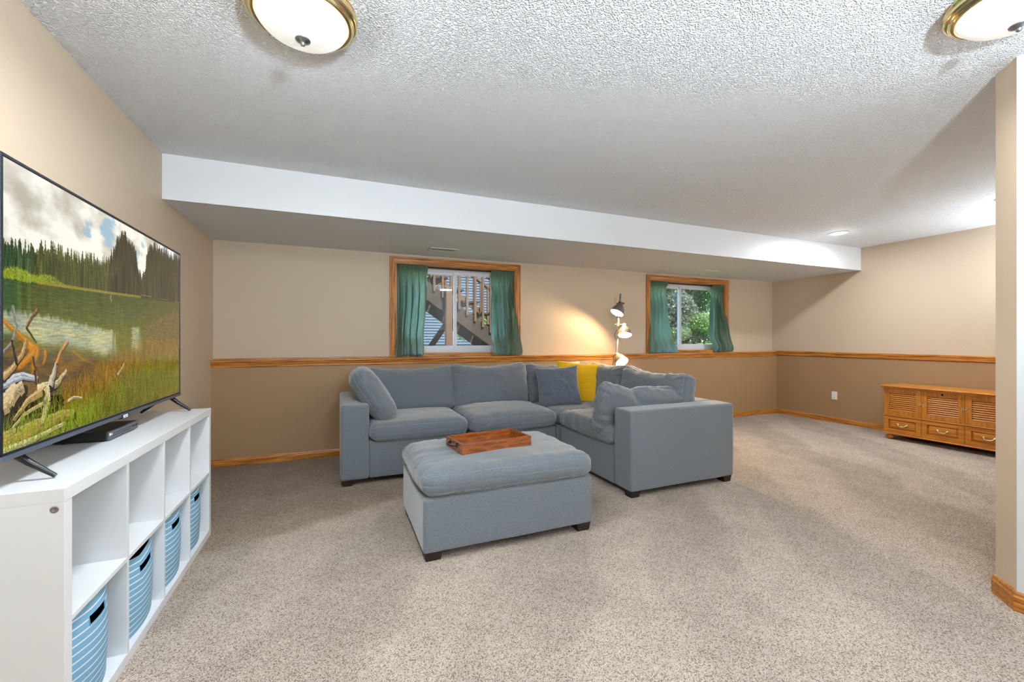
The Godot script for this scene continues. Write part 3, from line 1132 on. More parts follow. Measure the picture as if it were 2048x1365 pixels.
# ============================================================ cube shelf with bins
const SX := -0.706       # its front
const SZ0 := -1.585      # near end
const SZ1 := -3.095      # far end


func build_cube_shelf() -> void:
	var t := thing("cube_shelf", "white eight cube shelf unit lying lengthwise under the television", "shelf", Vector3((XL + SX) * 0.5, 0, (SZ0 + SZ1) * 0.5))
	var back := XL + 0.018
	var b := MB.new()
	b.span(Vector3(back, 0.732, SZ0), Vector3(SX, 0.770, SZ1), 0.0015)
	wput(b, "top_panel", M.laminate, t)
	b = MB.new()
	b.span(Vector3(back, 0.0, SZ0 - 0.001), Vector3(SX - 0.0005, 0.038, SZ1 + 0.001), 0.0015)
	wput(b, "bottom_panel", M.laminate, t)
	for z in [SZ0 - 0.0195, SZ1 + 0.0195]:
		b = MB.new()
		b.span(Vector3(back, 0.038, z - 0.019), Vector3(SX - 0.0008, 0.732, z + 0.019), 0.0015)
		wput(b, "side_panel", M.laminate, t)
	for k in 3:
		var z := SZ0 - 0.0385 - (k + 1) * 0.3583
		b = MB.new()
		b.span(Vector3(back, 0.038, z - 0.008), Vector3(SX - 0.001, 0.732, z + 0.008), 0.001)
		wput(b, "divider", M.laminate, t)
	for k in 4:
		var za := SZ0 - 0.0385 - k * 0.3583 - (0.008 if k else 0.0)
		var zb := SZ0 - 0.0385 - (k + 1) * 0.3583 + (0.008 if k < 3 else 0.0)
		b = MB.new()
		b.span(Vector3(back, 0.374, za), Vector3(SX - 0.0015, 0.390, zb), 0.001)
		wput(b, "shelf_board", M.laminate, t)
	b = MB.new()
	b.lathe([Vector2(0.0095, 0.0), Vector2(0.0095, 0.0015), Vector2(0.0075, 0.0022), Vector2(0.004, 0.0014), Vector2(0.0035, 0.0004), Vector2(0.0003, 0.0004)].map(func(p): return Vector2(p.x, -p.y)), 24, Transform3D(Basis(Vector3.RIGHT, -PI / 2), Vector3(SX - 0.022, 0.713, SZ0)))
	wput(b, "screw_cap", M.steel, t)
	# four striped fabric bins in the lower row
	var where := ["nearest the camera", "its top sagging open", "third from the near end", "farthest from the camera"]
	for k in 4:
		var zn := SZ0 - 0.0385 - k * 0.3583 - 0.012
		bin(zn, [0.285, 0.322, 0.320, 0.300][k], k, "blue and white striped fabric bin in the shelf, " + where[k])
	# disc player lying on the shelf top
	var d := thing("disc_player", "slim black disc player lying on the white shelf below the television", "disc player", Vector3(-0.96, 0.77, -2.377))
	b = MB.new()
	b.span(Vector3(-1.035, 0.774, -2.237), Vector3(-0.868, 0.810, -2.517), 0.002)
	wput(b, "body", M.black_plastic, d)
	b = MB.new()
	b.span(Vector3(-0.870, 0.7745, -2.238), Vector3(-0.8615, 0.8095, -2.516), 0.0025)
	var fp := wput(b, "front_panel", std("player_front", Color(0.30, 0.32, 0.35), 0.35, 0.4), d)
	b = MB.new()
	b.span(Vector3(-0.863, 0.795, -2.268), Vector3(-0.8608, 0.7965, -2.440), 0.0005)
	b.span(Vector3(-0.863, 0.786, -2.268), Vector3(-0.8608, 0.7868, -2.440), 0.0003)
	wput(b, "disc_tray", M.black_lining, fp)
	for z in [-2.462, -2.477, -2.500]:
		b = MB.new()
		b.box(Vector3(-0.861, 0.793, z), Vector3(0.003, 0.006 if z > -2.49 else 0.009, 0.006 if z > -2.49 else 0.009), 0.001)
		wput(b, "button", M.black_lining, fp)
	b = MB.new()
	b.lathe([Vector2(0.0055, 0.0), Vector2(0.0055, 0.001), Vector2(0.0002, 0.001)].map(func(p): return Vector2(p.x, -p.y)), 20, Transform3D(Basis(Vector3.BACK, PI / 2), Vector3(-0.8615, 0.7965, -2.249)))
	wput(b, "logo_mark", M.logo_white, fp)
	var tx := TextMesh.new()
	tx.text = "LG"
	tx.font_size = 16
	tx.pixel_size = 0.0006
	tx.depth = 0.001
	tx.material = M.logo_white
	var tm := MeshInstance3D.new()
	tm.name = "logo_lettering"
	tm.mesh = tx
	fp.add_child(tm)
	tm.global_transform = Transform3D(Basis(Vector3.UP, PI / 2), Vector3(-0.8608, 0.7965, -2.2625))
	for x in [-1.01, -0.89]:
		for z in [-2.26, -2.49]:
			b = MB.new()
			b.lathe([Vector2(0.0005, 0.0045), Vector2(0.009, 0.0045), Vector2(0.009, 0.0), Vector2(0.0005, 0.0)], 12, Transform3D(Basis(), Vector3(x, 0.77, z)))
			wput(b, "foot", M.black_lining, d)


func bin(zn: float, w: float, k: int, label: String) -> void:
	var y0 := 0.039
	var t := thing("storage_bin", label, "storage bin", Vector3(-0.88, y0, zn - w * 0.5), 0.0, "striped bins in the lower shelf row")
	var h: float = [0.328, 0.322, 0.326, 0.330][k]
	var sag: float = [0.004, 0.030, 0.010, 0.004][k]
	var bulge: float = [0.042, 0.040, 0.038, 0.034][k]
	var xb := XL + 0.03
	var xf := SX - 0.040
	var nu := 24
	var nv := 32
	# front wall with its hand slot
	var front := func(i: int, j: int, dx: float) -> Vector3:
		var u := -1.0 + 2.0 * i / nu
		var v := float(j) / nv
		var x := xf + dx + bulge * (1.0 - u * u) * (0.45 + 0.55 * sin(clampf(v, 0, 1) * PI * 0.75 + 0.3))
		var lean := (1.0 - absf(u + 0.25)) * sag
		return Vector3(x, y0 + v * (h - lean * 0.9), zn - (u * 0.5 + 0.5) * w)
	var hole := func(i: int, j: int) -> bool: return i >= 8 and i < 16 and j >= 25 and j < 28
	var b := MB.new()
	b.grid(nu, nv, func(i, j): return front.call(i, j, 0.0), false, false, hole)
	for p in b.v.size():
		b.uv[p] = Vector2(b.uv[p].x, 1.0 - b.uv[p].y)
	# two sides and the back carry the same cloth
	var cor := [Vector3(xf, 0, zn), Vector3(xb, 0, zn), Vector3(xb, 0, zn - w), Vector3(xf, 0, zn - w)]
	for s in 3:
		var a: Vector3 = cor[s]
		var c: Vector3 = cor[s + 1]
		b.quad(a + Vector3(0, y0, 0), a + Vector3(0, y0 + h, 0), c + Vector3(0, y0 + h, 0), c + Vector3(0, y0, 0), Vector2(0, 1), Vector2(0, 0), Vector2(1, 0), Vector2(1, 1))
	wput(b, "cloth", M.bin_cloth, t)
	b = MB.new()
	b.grid(nu, nv, func(i, j): return front.call(i, j, -0.004), true, false, hole)
	var inn := Vector3(-0.003, 0, 0)
	for s in 3:
		var a: Vector3 = cor[s] + inn + Vector3(0, 0, -0.004 if s == 0 else 0.0)
		var c: Vector3 = cor[s + 1] + inn + Vector3(0, 0, 0.004 if s == 2 else 0.0)
		b.quad(a + Vector3(0, y0, 0), c + Vector3(0, y0, 0), c + Vector3(0, y0 + h, 0), a + Vector3(0, y0 + h, 0))
	b.quad(cor[0] + Vector3(0, y0 + 0.002, 0), cor[3] + Vector3(0, y0 + 0.002, 0), cor[2] + Vector3(0, y0 + 0.002, 0), cor[1] + Vector3(0, y0 + 0.002, 0))
	wput(b, "lining", M.black_lining, t).set_meta("label", "black lining")
	# bound edge of the hand slot
	var loop := []
	for i in range(8, 17):
		loop.append(front.call(i, 25, 0.0))
	for j in range(26, 29):
		loop.append(front.call(16, j, 0.0))
	for i in range(15, 7, -1):
		loop.append(front.call(i, 28, 0.0))
	for j in range(27, 25, -1):
		loop.append(front.call(8, j, 0.0))
	b = MB.new()
	b.tube(loop, 0.0022, 6, true)
	wput(b, "handle_slot", std("slot_edge", Color(0.42, 0.62, 0.74), 0.8), t)


# ============================================================ television
const TN := Vector3(-0.833, 0.858, -1.576)   # lower near corner of its face
const TLEN := 1.498
const THGT := 0.839


func build_television() -> void:
	var dirv := Vector3(-0.022, 0, -1.498).normalized()
	var t := thing("television", "large flat television showing a lake and forest picture on the white shelf", "television", Vector3(-0.88, 0.77, -2.325))
	# local frame: X along the screen (near to far), Y up, Z out of the face
	var xf := Transform3D(Basis(dirv, Vector3.UP, dirv.cross(Vector3.UP)), TN)
	var b := MB.new()
	var put_tv := func(mb: MB, called: String, mat: Material, parent: Node3D) -> MeshInstance3D:
		return put(mb, called, mat, parent, parent.global_transform.affine_inverse() * xf)
	b.span(Vector3(0.004, 0.004, -0.045), Vector3(TLEN - 0.004, THGT - 0.004, -0.006), 0.004)
	b.span(Vector3(0.18, 0.02, -0.085), Vector3(TLEN - 0.18, 0.42, -0.044), 0.015)
	put_tv.call(b, "body", M.black_plastic, t)
	# bezel: slim on three sides, deeper below
	b = MB.new()
	b.span(Vector3(0, THGT - 0.010, -0.030), Vector3(TLEN, THGT, 0.002), 0.002)
	b.span(Vector3(0, 0.012, -0.030), Vector3(0.010, THGT - 0.006, 0.002), 0.002)
	b.span(Vector3(TLEN - 0.010, 0.012, -0.030), Vector3(TLEN, THGT - 0.006, 0.002), 0.002)
	b.span(Vector3(0, 0.010, -0.030), Vector3(TLEN, 0.022, 0.002), 0.002)
	put_tv.call(b, "bezel", M.grey_bezel, t)
	b = MB.new()
	b.sweep([Vector2(-0.030, 0.0), Vector2(-0.012, -0.006), Vector2(0.004, 0.0), Vector2(0.004, 0.014), Vector2(-0.030, 0.014)], Vector3.ZERO, Vector3.BACK, Vector3.UP, Vector3.RIGHT, TLEN)
	put_tv.call(b, "lower_bezel", std("silver_bezel", Color(0.42, 0.46, 0.52), 0.3, 0.6), t)
	# the picture
	b = MB.new()
	b.quad(Vector3(0.011, 0.022, 0.0), Vector3(TLEN - 0.011, 0.022, 0.0), Vector3(TLEN - 0.011, THGT - 0.011, 0.0), Vector3(0.011, THGT - 0.011, 0.0), Vector2(0, 1), Vector2(1, 1), Vector2(1, 0), Vector2(0, 0))
	var sm := std("screen", Color(0.01, 0.01, 0.01), 0.12)
	sm.emission_enabled = true
	sm.emission = Color(0, 0, 0)
	sm.emission_operator = BaseMaterial3D.EMISSION_OP_ADD
	sm.emission_texture = screen_picture()
	sm.emission_energy_multiplier = 0.80
	put_tv.call(b, "screen", sm, t)
	# maker's plate in the middle of the lower edge
	b = MB.new()
	b.span(Vector3(TLEN * 0.5 - 0.034, -0.006, -0.01), Vector3(TLEN * 0.5 + 0.034, 0.011, 0.0055), 0.002)
	put_tv.call(b, "badge", M.black_plastic, t)
	var tx := TextMesh.new()
	tx.text = "VIZIO"
	tx.font_size = 16
	tx.pixel_size = 0.00115
	tx.depth = 0.001
	tx.material = M.logo_white
	var tm := MeshInstance3D.new()
	tm.name = "badge_lettering"
	tm.mesh = tx
	t.add_child(tm)
	tm.global_transform = xf * Transform3D(Basis(), Vector3(TLEN * 0.5, 0.0025, 0.006))
	# two inverted V feet
	for z in [-1.715, -3.000]:
		b = MB.new()
		var x0 := -0.900
		for e in [-0.785, -1.015]:
			b.tube([Vector3(x0 + signf(e - x0) * 0.004, 0.872, z), Vector3(lerpf(x0, e, 0.5), 0.822, z), Vector3(e, 0.7765, z)], [0.013, 0.010, 0.0065], 10)
		wput(b, "foot", M.black_plastic, t)


# ---- the still on the screen, painted stroke by stroke
var pic: Image
const PW := 1080
const PH := 606


func dab(x: int, y: int, c: Color, a := 1.0) -> void:
	if x >= 0 and y >= 0 and x < PW and y < PH:
		pic.set_pixel(x, y, c if a >= 1.0 else pic.get_pixel(x, y).lerp(c, a))


func stroke(x0: float, y0: float, x1: float, y1: float, w0: float, w1: float, c: Color, a := 1.0, bend := 0.0) -> void:
	# in pixels, with a quadratic bend
	var n := int(maxf(absf(x1 - x0), absf(y1 - y0)) + absf(bend)) + 1
	var px := (y0 - y1)
	var py := (x1 - x0)
	var l := sqrt(px * px + py * py) + 0.001
	for k in n + 1:
		var t := float(k) / n
		var o := bend * 4.0 * t * (1.0 - t)
		var x := lerpf(x0, x1, t) + px / l * o
		var y := lerpf(y0, y1, t) + py / l * o
		var w := lerpf(w0, w1, t)
		if w <= 1.0:
			dab(int(x), int(y), c, a * maxf(w, 0.35))
		else:
			var h := int(ceil(w * 0.5))
			for j in range(-h, h + 1):
				for i in range(-h, h + 1):
					if i * i + j * j <= w * w * 0.25:
						dab(int(x) + i, int(y) + j, c, a)


func log_stroke(pts: Array, w0: float, w1: float, c: Color) -> void:
	# a driftwood limb: shade below, then long fibres laid side by side with cracks and bleached streaks
	var path := []
	for k in pts.size() - 1:
		for q in 5:
			path.append((pts[k] as Vector2).lerp(pts[k + 1], q / 5.0) * Vector2(PW, PH))
	path.append((pts[-1] as Vector2) * Vector2(PW, PH))
	var n := path.size() - 1
	for k in range(1, n):
		path[k] += Vector2(rng.randfn(), rng.randfn()) * minf(w0, w1) * 0.10
	for k in n:
		var w := lerpf(w0, w1, (k + 0.5) / n)
		stroke(path[k].x + w * 0.15, path[k].y + w * 0.34, path[k + 1].x + w * 0.15, path[k + 1].y + w * 0.34, w, w * 0.95, c.darkened(0.78), 0.5)
	var fibres := int(maxf(w0, w1) * 1.5) + 3
	for f in fibres:
		var o := -0.5 + (f + 0.5) / fibres
		var tone := c.lightened(0.22 * (0.5 - o)) if o < 0.0 else c.darkened(0.9 * o * o + 0.2 * o)
		tone = tone.darkened(rng.randf() * 0.16) if rng.randf() < 0.7 else tone.lightened(rng.randf() * 0.25)
		for k in n:
			var wa := lerpf(w0, w1, float(k) / n)
			var wb := lerpf(w0, w1, float(k + 1) / n)
			var d: Vector2 = (path[k + 1] - path[k]).normalized()
			var nn := Vector2(-d.y, d.x)
			if nn.y < 0:
				nn = -nn
			var a: Vector2 = path[k] + nn * (o * wa)
			var b: Vector2 = path[k + 1] + nn * (o * wb)
			stroke(a.x, a.y, b.x, b.y, 2.8, 2.8, tone, 1.0)
	# cracks along the grain
	for f in int(maxf(w0, w1) * 0.35):
		var o := rng.randf_range(-0.42, 0.42)
		var k0 := rng.randi() % n
		for k in range(k0, mini(n, k0 + 2 + rng.randi() % 4)):
			var d: Vector2 = (path[k + 1] - path[k]).normalized()
			var nn := Vector2(-d.y, d.x)
			if nn.y < 0:
				nn = -nn
			var a: Vector2 = path[k] + nn * (o * lerpf(w0, w1, float(k) / n))
			var b: Vector2 = path[k + 1] + nn * (o * lerpf(w0, w1, float(k + 1) / n))
			stroke(a.x, a.y, b.x, b.y, 1.0, 1.0, c.darkened(0.6), 0.75)


func screen_picture() -> ImageTexture:
	rng.seed = 99
	pic = Image.create(PW, PH, false, Image.FORMAT_RGB8)
	var f := FastNoiseLite.new()
	f.seed = 3
	f.frequency = 1.0
	f.fractal_octaves = 5
	var g := FastNoiseLite.new()
	g.seed = 8
	g.frequency = 1.0
	g.fractal_octaves = 3
	var top_s := [0.0, 0.08, 0.14, 0.25, 0.40, 0.44, 0.47, 0.51, 0.55, 0.59, 0.62, 0.655, 0.68, 0.72, 1.0]
	var top_t := [0.275, 0.262, 0.232, 0.232, 0.210, 0.12, 0.05, 0.02, 0.04, 0.13, 0.24, 0.18, 0.03, 0.01, 0.0]
	var shore_at := func(s: float) -> float:
		if s < 0.08:
			return 0.409
		return lerpf(0.405, 0.388, (s - 0.08) / 0.3) if s < 0.38 else lerpf(0.388, 0.345, (s - 0.38) / 0.62)
	var curve := func(xs: Array, ys: Array, s: float) -> float:
		for k in xs.size() - 1:
			if s <= xs[k + 1]:
				return lerpf(ys[k], ys[k + 1], (s - xs[k]) / (xs[k + 1] - xs[k]))
		return ys[-1]
	for y in PH:
		var t := float(y) / PH
		for x in PW:
			var s := float(x) / PW
			var sh: float = shore_at.call(s)
			var c: Color
			if t < sh:
				# cloudy sky
				var n := f.get_noise_2d(s * 5.2, t * 4.6)
				var m := f.get_noise_2d(s * 4.0 + 7.0, t * 4.2 + 2.0)
				var k := clampf(0.5 + n * 1.3, 0, 1)
				var dim := 0.16 * (1.0 - smoothstep(0.02, 0.24, s)) * (1.0 - smoothstep(0.1, 0.26, t))
				c = Color(0.76, 0.735, 0.67).lerp(Color(1.0, 0.985, 0.94), clampf(k * 1.25 + smoothstep(0.08, 0.3, t) * 0.3 - dim, 0, 1))
				var blue := smoothstep(0.10, 0.30, m - 0.3 * n) * smoothstep(0.08, 0.2, s)
				c = c.lerp(Color(0.62, 0.76, 0.85), blue * 0.85)
				c = c.lerp(Color(0.98, 0.93, 0.86), 0.5 * (1.0 - smoothstep(0.0, 0.10, t)) * (1.0 - smoothstep(0.0, 0.12, s)))
			else:
				# lake
				var d := (t - sh) / (1.0 - sh)
				var rip := g.get_noise_2d(s * 14.0, t * 120.0)
				var ver := g.get_noise_2d(s * 60.0, t * 4.0)
				c = Color(0.24, 0.30, 0.09).lerp(Color(0.44, 0.44, 0.13), clampf(d * 2.2 + ver * 0.35 + rip * 0.25, 0, 1))
				c = c.lerp(Color(0.36, 0.31, 0.12), smoothstep(0.45, 0.9, s) * 0.6)
				c = c.lerp(Color(0.16, 0.33, 0.25), (1.0 - smoothstep(0.0, 0.07, s)) * 0.5)
				# the sky mirrored beyond the trees
				var edge: float = 0.513 + smoothstep(0.05, 0.5, s) * 0.055 + 0.018 * ver
				var low := 0.60 + s * 0.23 + 0.03 * g.get_noise_2d(s * 8.0, 1.0)
				var mir := smoothstep(edge - 0.006, edge + 0.02, t) * (1.0 - smoothstep(low - 0.03, low + 0.03, t)) * (1.0 - smoothstep(0.41, 0.47, s + 0.04 * ver + 0.012 * rip))
				var pil := smoothstep(0.53, 0.575, s + 0.03 * ver + 0.01 * rip) * (1.0 - smoothstep(0.59, 0.635, s + 0.02 * ver)) * smoothstep(0.535, 0.56, t) * (1.0 - smoothstep(0.66, 0.71, t))
				var mc := Color(0.80, 0.79, 0.62).lerp(Color(0.62, 0.66, 0.58), clampf(0.5 + 1.4 * f.get_noise_2d(s * 7.0, t * 9.0), 0, 1))
				c = c.lerp(mc, maxf(mir, pil * 0.9) * (0.88 + 0.25 * rip))
				# shallow bottom
				var bot := smoothstep(low - 0.02, low + 0.06, t)
				c = c.lerp(Color(0.50, 0.37, 0.20).lerp(Color(0.34, 0.27, 0.22), clampf(0.5 + 1.6 * f.get_noise_2d(s * 9.0, t * 14.0), 0, 1)), bot * 0.85)
				c = c.lightened(clampf(rip * 0.12, 0, 1)) if rip > 0 else c.darkened(-rip * 0.15)
			pic.set_pixel(x, y, c)
	# the shaded mass of the forest behind the single trees
	for x in PW:
		var s := float(x) / PW
		var y0: float = (curve.call(top_s, top_t, s) + 0.045 + rng.randf_range(-0.02, 0.02)) * PH
		var y1: float = shore_at.call(s) * PH
		for y in range(int(y0), int(y1)):
			var k := g.get_noise_2d(x * 0.09, y * 0.012) + 0.4 * rng.randf_range(-1, 1)
			var dk := Color(0.12, 0.15, 0.05) if s < 0.41 else Color(0.11, 0.10, 0.045)
			dab(x, y, dk.lerp(Color(0.27, 0.29, 0.08), clampf(0.35 + k, 0, 1)))
	# forest: rows of conifers, back to front
	for row in 3:
		for k in 250:
			var s := pow(rng.randf(), 1.25)
			var tp: float = curve.call(top_s, top_t, s)
			var sh: float = shore_at.call(s)
			var big := s > 0.41
			var ty: float = tp + [0.0, 0.025, 0.06][row] + rng.randf_range(-0.012, 0.04) + (0.04 * row if big else 0.0)
			var w := (rng.randf_range(0.013, 0.026) if not big else rng.randf_range(0.024, 0.046)) * PW
			var base := Color(0.17, 0.21, 0.06).lerp(Color(0.36, 0.40, 0.09), rng.randf()) if not big else Color(0.13, 0.12, 0.045).lerp(Color(0.27, 0.25, 0.07), rng.randf())
			if s < 0.09:
				base = base.lerp(Color(0.10, 0.27, 0.17), 0.55)
			conifer(s * PW, ty * PH, (sh + 0.004) * PH, w, base)
	# trunks in the shade and streaks of light between them
	for k in 220:
		var s := rng.randf_range(0.15, 0.99)
		var sh: float = shore_at.call(s)
		var l := rng.randf_range(0.03, 0.12)
		stroke(s * PW, (sh - l) * PH, s * PW + rng.randf_range(-1, 1), sh * PH, 1, 1.4, Color(0.47, 0.45, 0.14) if rng.randf() < 0.45 else Color(0.10, 0.09, 0.05), 0.4)
	# bushes and the bright bank on the left
	for k in 1500:
		var s := absf(rng.randfn(0.07, 0.06))
		var sh: float = shore_at.call(s)
		var hh := 0.030 * exp(-pow((s - 0.04) / 0.045, 2.0)) + 0.022 * exp(-pow((s - 0.14) / 0.04, 2.0)) + 0.006
		var y := sh - rng.randf() * hh * 1.3
		stroke(s * PW, y * PH, s * PW + rng.randf_range(-3, 3), y * PH - rng.randf_range(1, 5), 2, 1, Color(0.36, 0.46, 0.06).lerp(Color(0.72, 0.74, 0.18), rng.randf()), 0.8)
	for x in range(int(0.10 * PW), int(0.62 * PW)):
		var s := float(x) / PW
		var sh: float = shore_at.call(s)
		stroke(x, (sh - 0.006 - 0.004 * rng.randf()) * PH, x, (sh + 0.003) * PH, 1, 1, Color(0.66, 0.58, 0.22).lerp(Color(0.50, 0.50, 0.12), rng.randf()), 0.85)
	for x in range(int(0.60 * PW), PW):
		var s := float(x) / PW
		if sin(s * 40.0) > -0.2:
			dab(x, int((0.357 - (s - 0.6) * 0.03) * PH), Color(0.85, 0.75, 0.5))
	# stump in the water with its reflection
	for k in 5:
		stroke(0.421 * PW - 5 + k, 0.412 * PH, 0.421 * PW - 2 + k * 0.8, 0.396 * PH, 3, 2, Color(0.80, 0.70, 0.58).darkened(0.1 * k))
	stroke(0.421 * PW, 0.416 * PH, 0.421 * PW, 0.436 * PH, 5, 1, Color(0.72, 0.66, 0.32), 0.7)
	# lens streaks on the far left
	for q in [[0.045, 0.30, 0.028], [0.075, 0.32, 0.010]]:
		for x in range(int((q[0] - 0.006) * PW), int((q[0] + 0.006) * PW)):
			for y in range(int(q[1] * PH), int(0.52 * PH)):
				dab(x, y, Color(0.55, 0.74, 0.66), 0.16)
	# drowned orange branches
	var og := Color(0.86, 0.55, 0.12)
	for q in [[0.0, 0.55, 0.075, 0.63, 12.0, 20.0], [0.075, 0.63, 0.095, 0.66, 20.0, 26.0], [0.098, 0.65, 0.042, 0.715, 24.0, 14.0], [0.10, 0.66, 0.083, 0.745, 20.0, 8.0], [0.125, 0.66, 0.118, 0.71, 11.0, 8.0], [0.0, 0.655, 0.07, 0.60, 4.0, 3.0], [0.02, 0.66, 0.05, 0.64, 3.0, 3.0], [0.24, 0.60, 0.36, 0.513, 3.0, 2.0], [0.10, 0.80, 0.24, 0.70, 5.0, 3.0], [0.13, 0.75, 0.21, 0.765, 4.0, 4.0], [0.23, 0.665, 0.33, 0.73, 6.0, 3.0], [0.0, 0.72, 0.11, 0.715, 2.0, 2.0]]:
		stroke(q[0] * PW, q[1] * PH, q[2] * PW, q[3] * PH, q[4], q[5], og.darkened(rng.randf() * 0.2), 0.14, rng.randf_range(-6, 6))
		stroke(q[0] * PW, q[1] * PH - 1, q[2] * PW, q[3] * PH - 1, q[4] * 0.4, q[5] * 0.4, og.lightened(0.2), 0.12)
	# brown brush on the right
	for k in 2600:
		var s := rng.randf_range(0.66, 1.0)
		var t := rng.randf_range(0.40, 0.74) + (1.0 - s) * 0.3
		if t < 0.36 + (1.0 - s) * 0.55:
			continue
		var an := rng.randf() * TAU
		var l := rng.randf_range(6, 34)
		stroke(s * PW, t * PH, s * PW + cos(an) * l, t * PH + sin(an) * l * 0.7, 1, 1, Color(0.42, 0.29, 0.16).lerp(Color(0.74, 0.58, 0.34), rng.randf()) if rng.randf() < 0.7 else Color(0.22, 0.14, 0.08), 0.75, rng.randf_range(-4, 4))
	stroke(0.955 * PW, 0.60 * PH, 0.995 * PW, 0.70 * PH, 4, 16, Color(0.22, 0.14, 0.10), 0.9)
	# dry and green grass on the near bank
	var bank := func(s: float) -> float: return 0.86 - 0.20 * smoothstep(0.10, 0.75, s)
	for k in 7800:
		var s := pow(rng.randf(), 0.85) * 0.99
		var b0: float = bank.call(s)
		var t := lerpf(b0, 1.02, pow(rng.randf(), 0.9))
		if s < 0.19 and t < 0.94 and rng.randf() < 0.93:
			continue
		var l := rng.randf_range(14, 60) * (0.7 + 0.5 * t)
		var green := rng.randf() < smoothstep(b0 + 0.03, b0 + 0.20, t) * 0.85
		var c := Color(0.24, 0.33, 0.05).lerp(Color(0.58, 0.66, 0.12), rng.randf()) if green else Color(0.40, 0.27, 0.06).lerp(Color(0.80, 0.60, 0.18), rng.randf())
		if rng.randf() < 0.16:
			c = Color(0.14, 0.13, 0.04)
		stroke(s * PW, t * PH, s * PW + rng.randfn(0, 16), t * PH - l, 1.7, 0.6, c, 0.85, rng.randfn(0, 8))
	# dark hollow under the driftwood, then the pale limbs
	for k in 900:
		var s := rng.randf_range(0.0, 0.19)
		var t := rng.randf_range(0.80, 0.925)
		if t < 0.80 + s * 0.25:
			continue
		stroke(s * PW, t * PH, s * PW + rng.randf_range(-9, 9), t * PH + rng.randf_range(-5, 5), 5, 3, Color(0.10, 0.06, 0.03).lerp(Color(0.22, 0.13, 0.05), rng.randf()), 0.6)
	var pale := Color(0.94, 0.82, 0.60)
	var grey := Color(0.62, 0.60, 0.58)
	log_stroke([Vector2(0.0, 0.965), Vector2(0.06, 0.955), Vector2(0.14, 0.935), Vector2(0.235, 0.935)], 44, 22, Color(0.82, 0.58, 0.26))
	log_stroke([Vector2(0.0, 0.995), Vector2(0.09, 0.985), Vector2(0.20, 0.962)], 14, 7, Color(0.90, 0.82, 0.62))
	log_stroke([Vector2(0.0, 0.765), Vector2(0.05, 0.745), Vector2(0.10, 0.765)], 20, 10, Color(0.80, 0.82, 0.86))
	log_stroke([Vector2(0.0, 0.845), Vector2(0.03, 0.80), Vector2(0.056, 0.785)], 46, 26, Color(0.93, 0.80, 0.56))
	log_stroke([Vector2(0.0, 0.745), Vector2(0.03, 0.71), Vector2(0.055, 0.665), Vector2(0.068, 0.615)], 15, 6, Color(0.84, 0.68, 0.42))
	log_stroke([Vector2(0.0, 0.66), Vector2(0.026, 0.625), Vector2(0.038, 0.565), Vector2(0.026, 0.50)], 4, 5, grey)
	log_stroke([Vector2(0.026, 0.62), Vector2(0.032, 0.66), Vector2(0.038, 0.70)], 6, 7, Color(0.32, 0.24, 0.17))
	log_stroke([Vector2(0.066, 0.572), Vector2(0.085, 0.53), Vector2(0.10, 0.505)], 5, 7, Color(0.55, 0.38, 0.24))
	stroke(0.066 * PW, 0.575 * PH, 0.097 * PW, 0.628 * PH, 6, 4, Color(0.27, 0.25, 0.10), 0.9)
	log_stroke([Vector2(0.088, 0.68), Vector2(0.094, 0.72), Vector2(0.097, 0.78)], 8, 6, Color(0.42, 0.28, 0.18))
	# the stump with its spread roots
	log_stroke([Vector2(0.10, 0.81), Vector2(0.135, 0.80), Vector2(0.17, 0.795), Vector2(0.205, 0.745)], 30, 7, pale)
	log_stroke([Vector2(0.145, 0.795), Vector2(0.158, 0.75), Vector2(0.168, 0.705)], 22, 7, Color(0.86, 0.80, 0.68))
	log_stroke([Vector2(0.125, 0.805), Vector2(0.135, 0.86), Vector2(0.118, 0.935)], 30, 12, pale)
	log_stroke([Vector2(0.115, 0.815), Vector2(0.07, 0.84), Vector2(0.03, 0.895)], 20, 6, Color(0.84, 0.66, 0.38))
	log_stroke([Vector2(0.12, 0.86), Vector2(0.06, 0.885), Vector2(0.015, 0.935)], 7, 4, Color(0.90, 0.78, 0.55))
	log_stroke([Vector2(0.168, 0.71), Vector2(0.185, 0.66), Vector2(0.21, 0.625)], 8, 8, Color(0.86, 0.58, 0.24))
	log_stroke([Vector2(0.21, 0.875), Vector2(0.235, 0.865), Vector2(0.27, 0.875)], 7, 4, Color(0.92, 0.82, 0.62))
	log_stroke([Vector2(0.46, 0.80), Vector2(0.49, 0.765), Vector2(0.50, 0.745)], 7, 3, Color(0.86, 0.76, 0.48))
	# blades in front of it all
	for k in 620:
		var s := rng.randf_range(0.0, 0.33)
		var t := rng.randf_range(0.93, 1.03)
		if s > 0.10 and s < 0.19 and rng.randf() < 0.3:
			t -= 0.08
		stroke(s * PW, t * PH, s * PW + rng.randfn(0, 11), t * PH - rng.randf_range(18, 62), 1.8, 0.7, Color(0.30, 0.42, 0.05).lerp(Color(0.72, 0.78, 0.20), rng.randf()), 0.85, rng.randfn(0, 6))
	# fine grain over land and water
	for y in range(int(0.36 * PH), PH):
		for x in PW:
			var c := pic.get_pixel(x, y)
			var k := 1.0 + 0.16 * (rng.randf() - 0.5) + 0.12 * g.get_noise_2d(x * 0.09, y * 0.12)
			pic.set_pixel(x, y, Color(clampf(c.r * k, 0, 1), clampf(c.g * k, 0, 1), clampf(c.b * k, 0, 1)))
	return ImageTexture.create_from_image(pic)


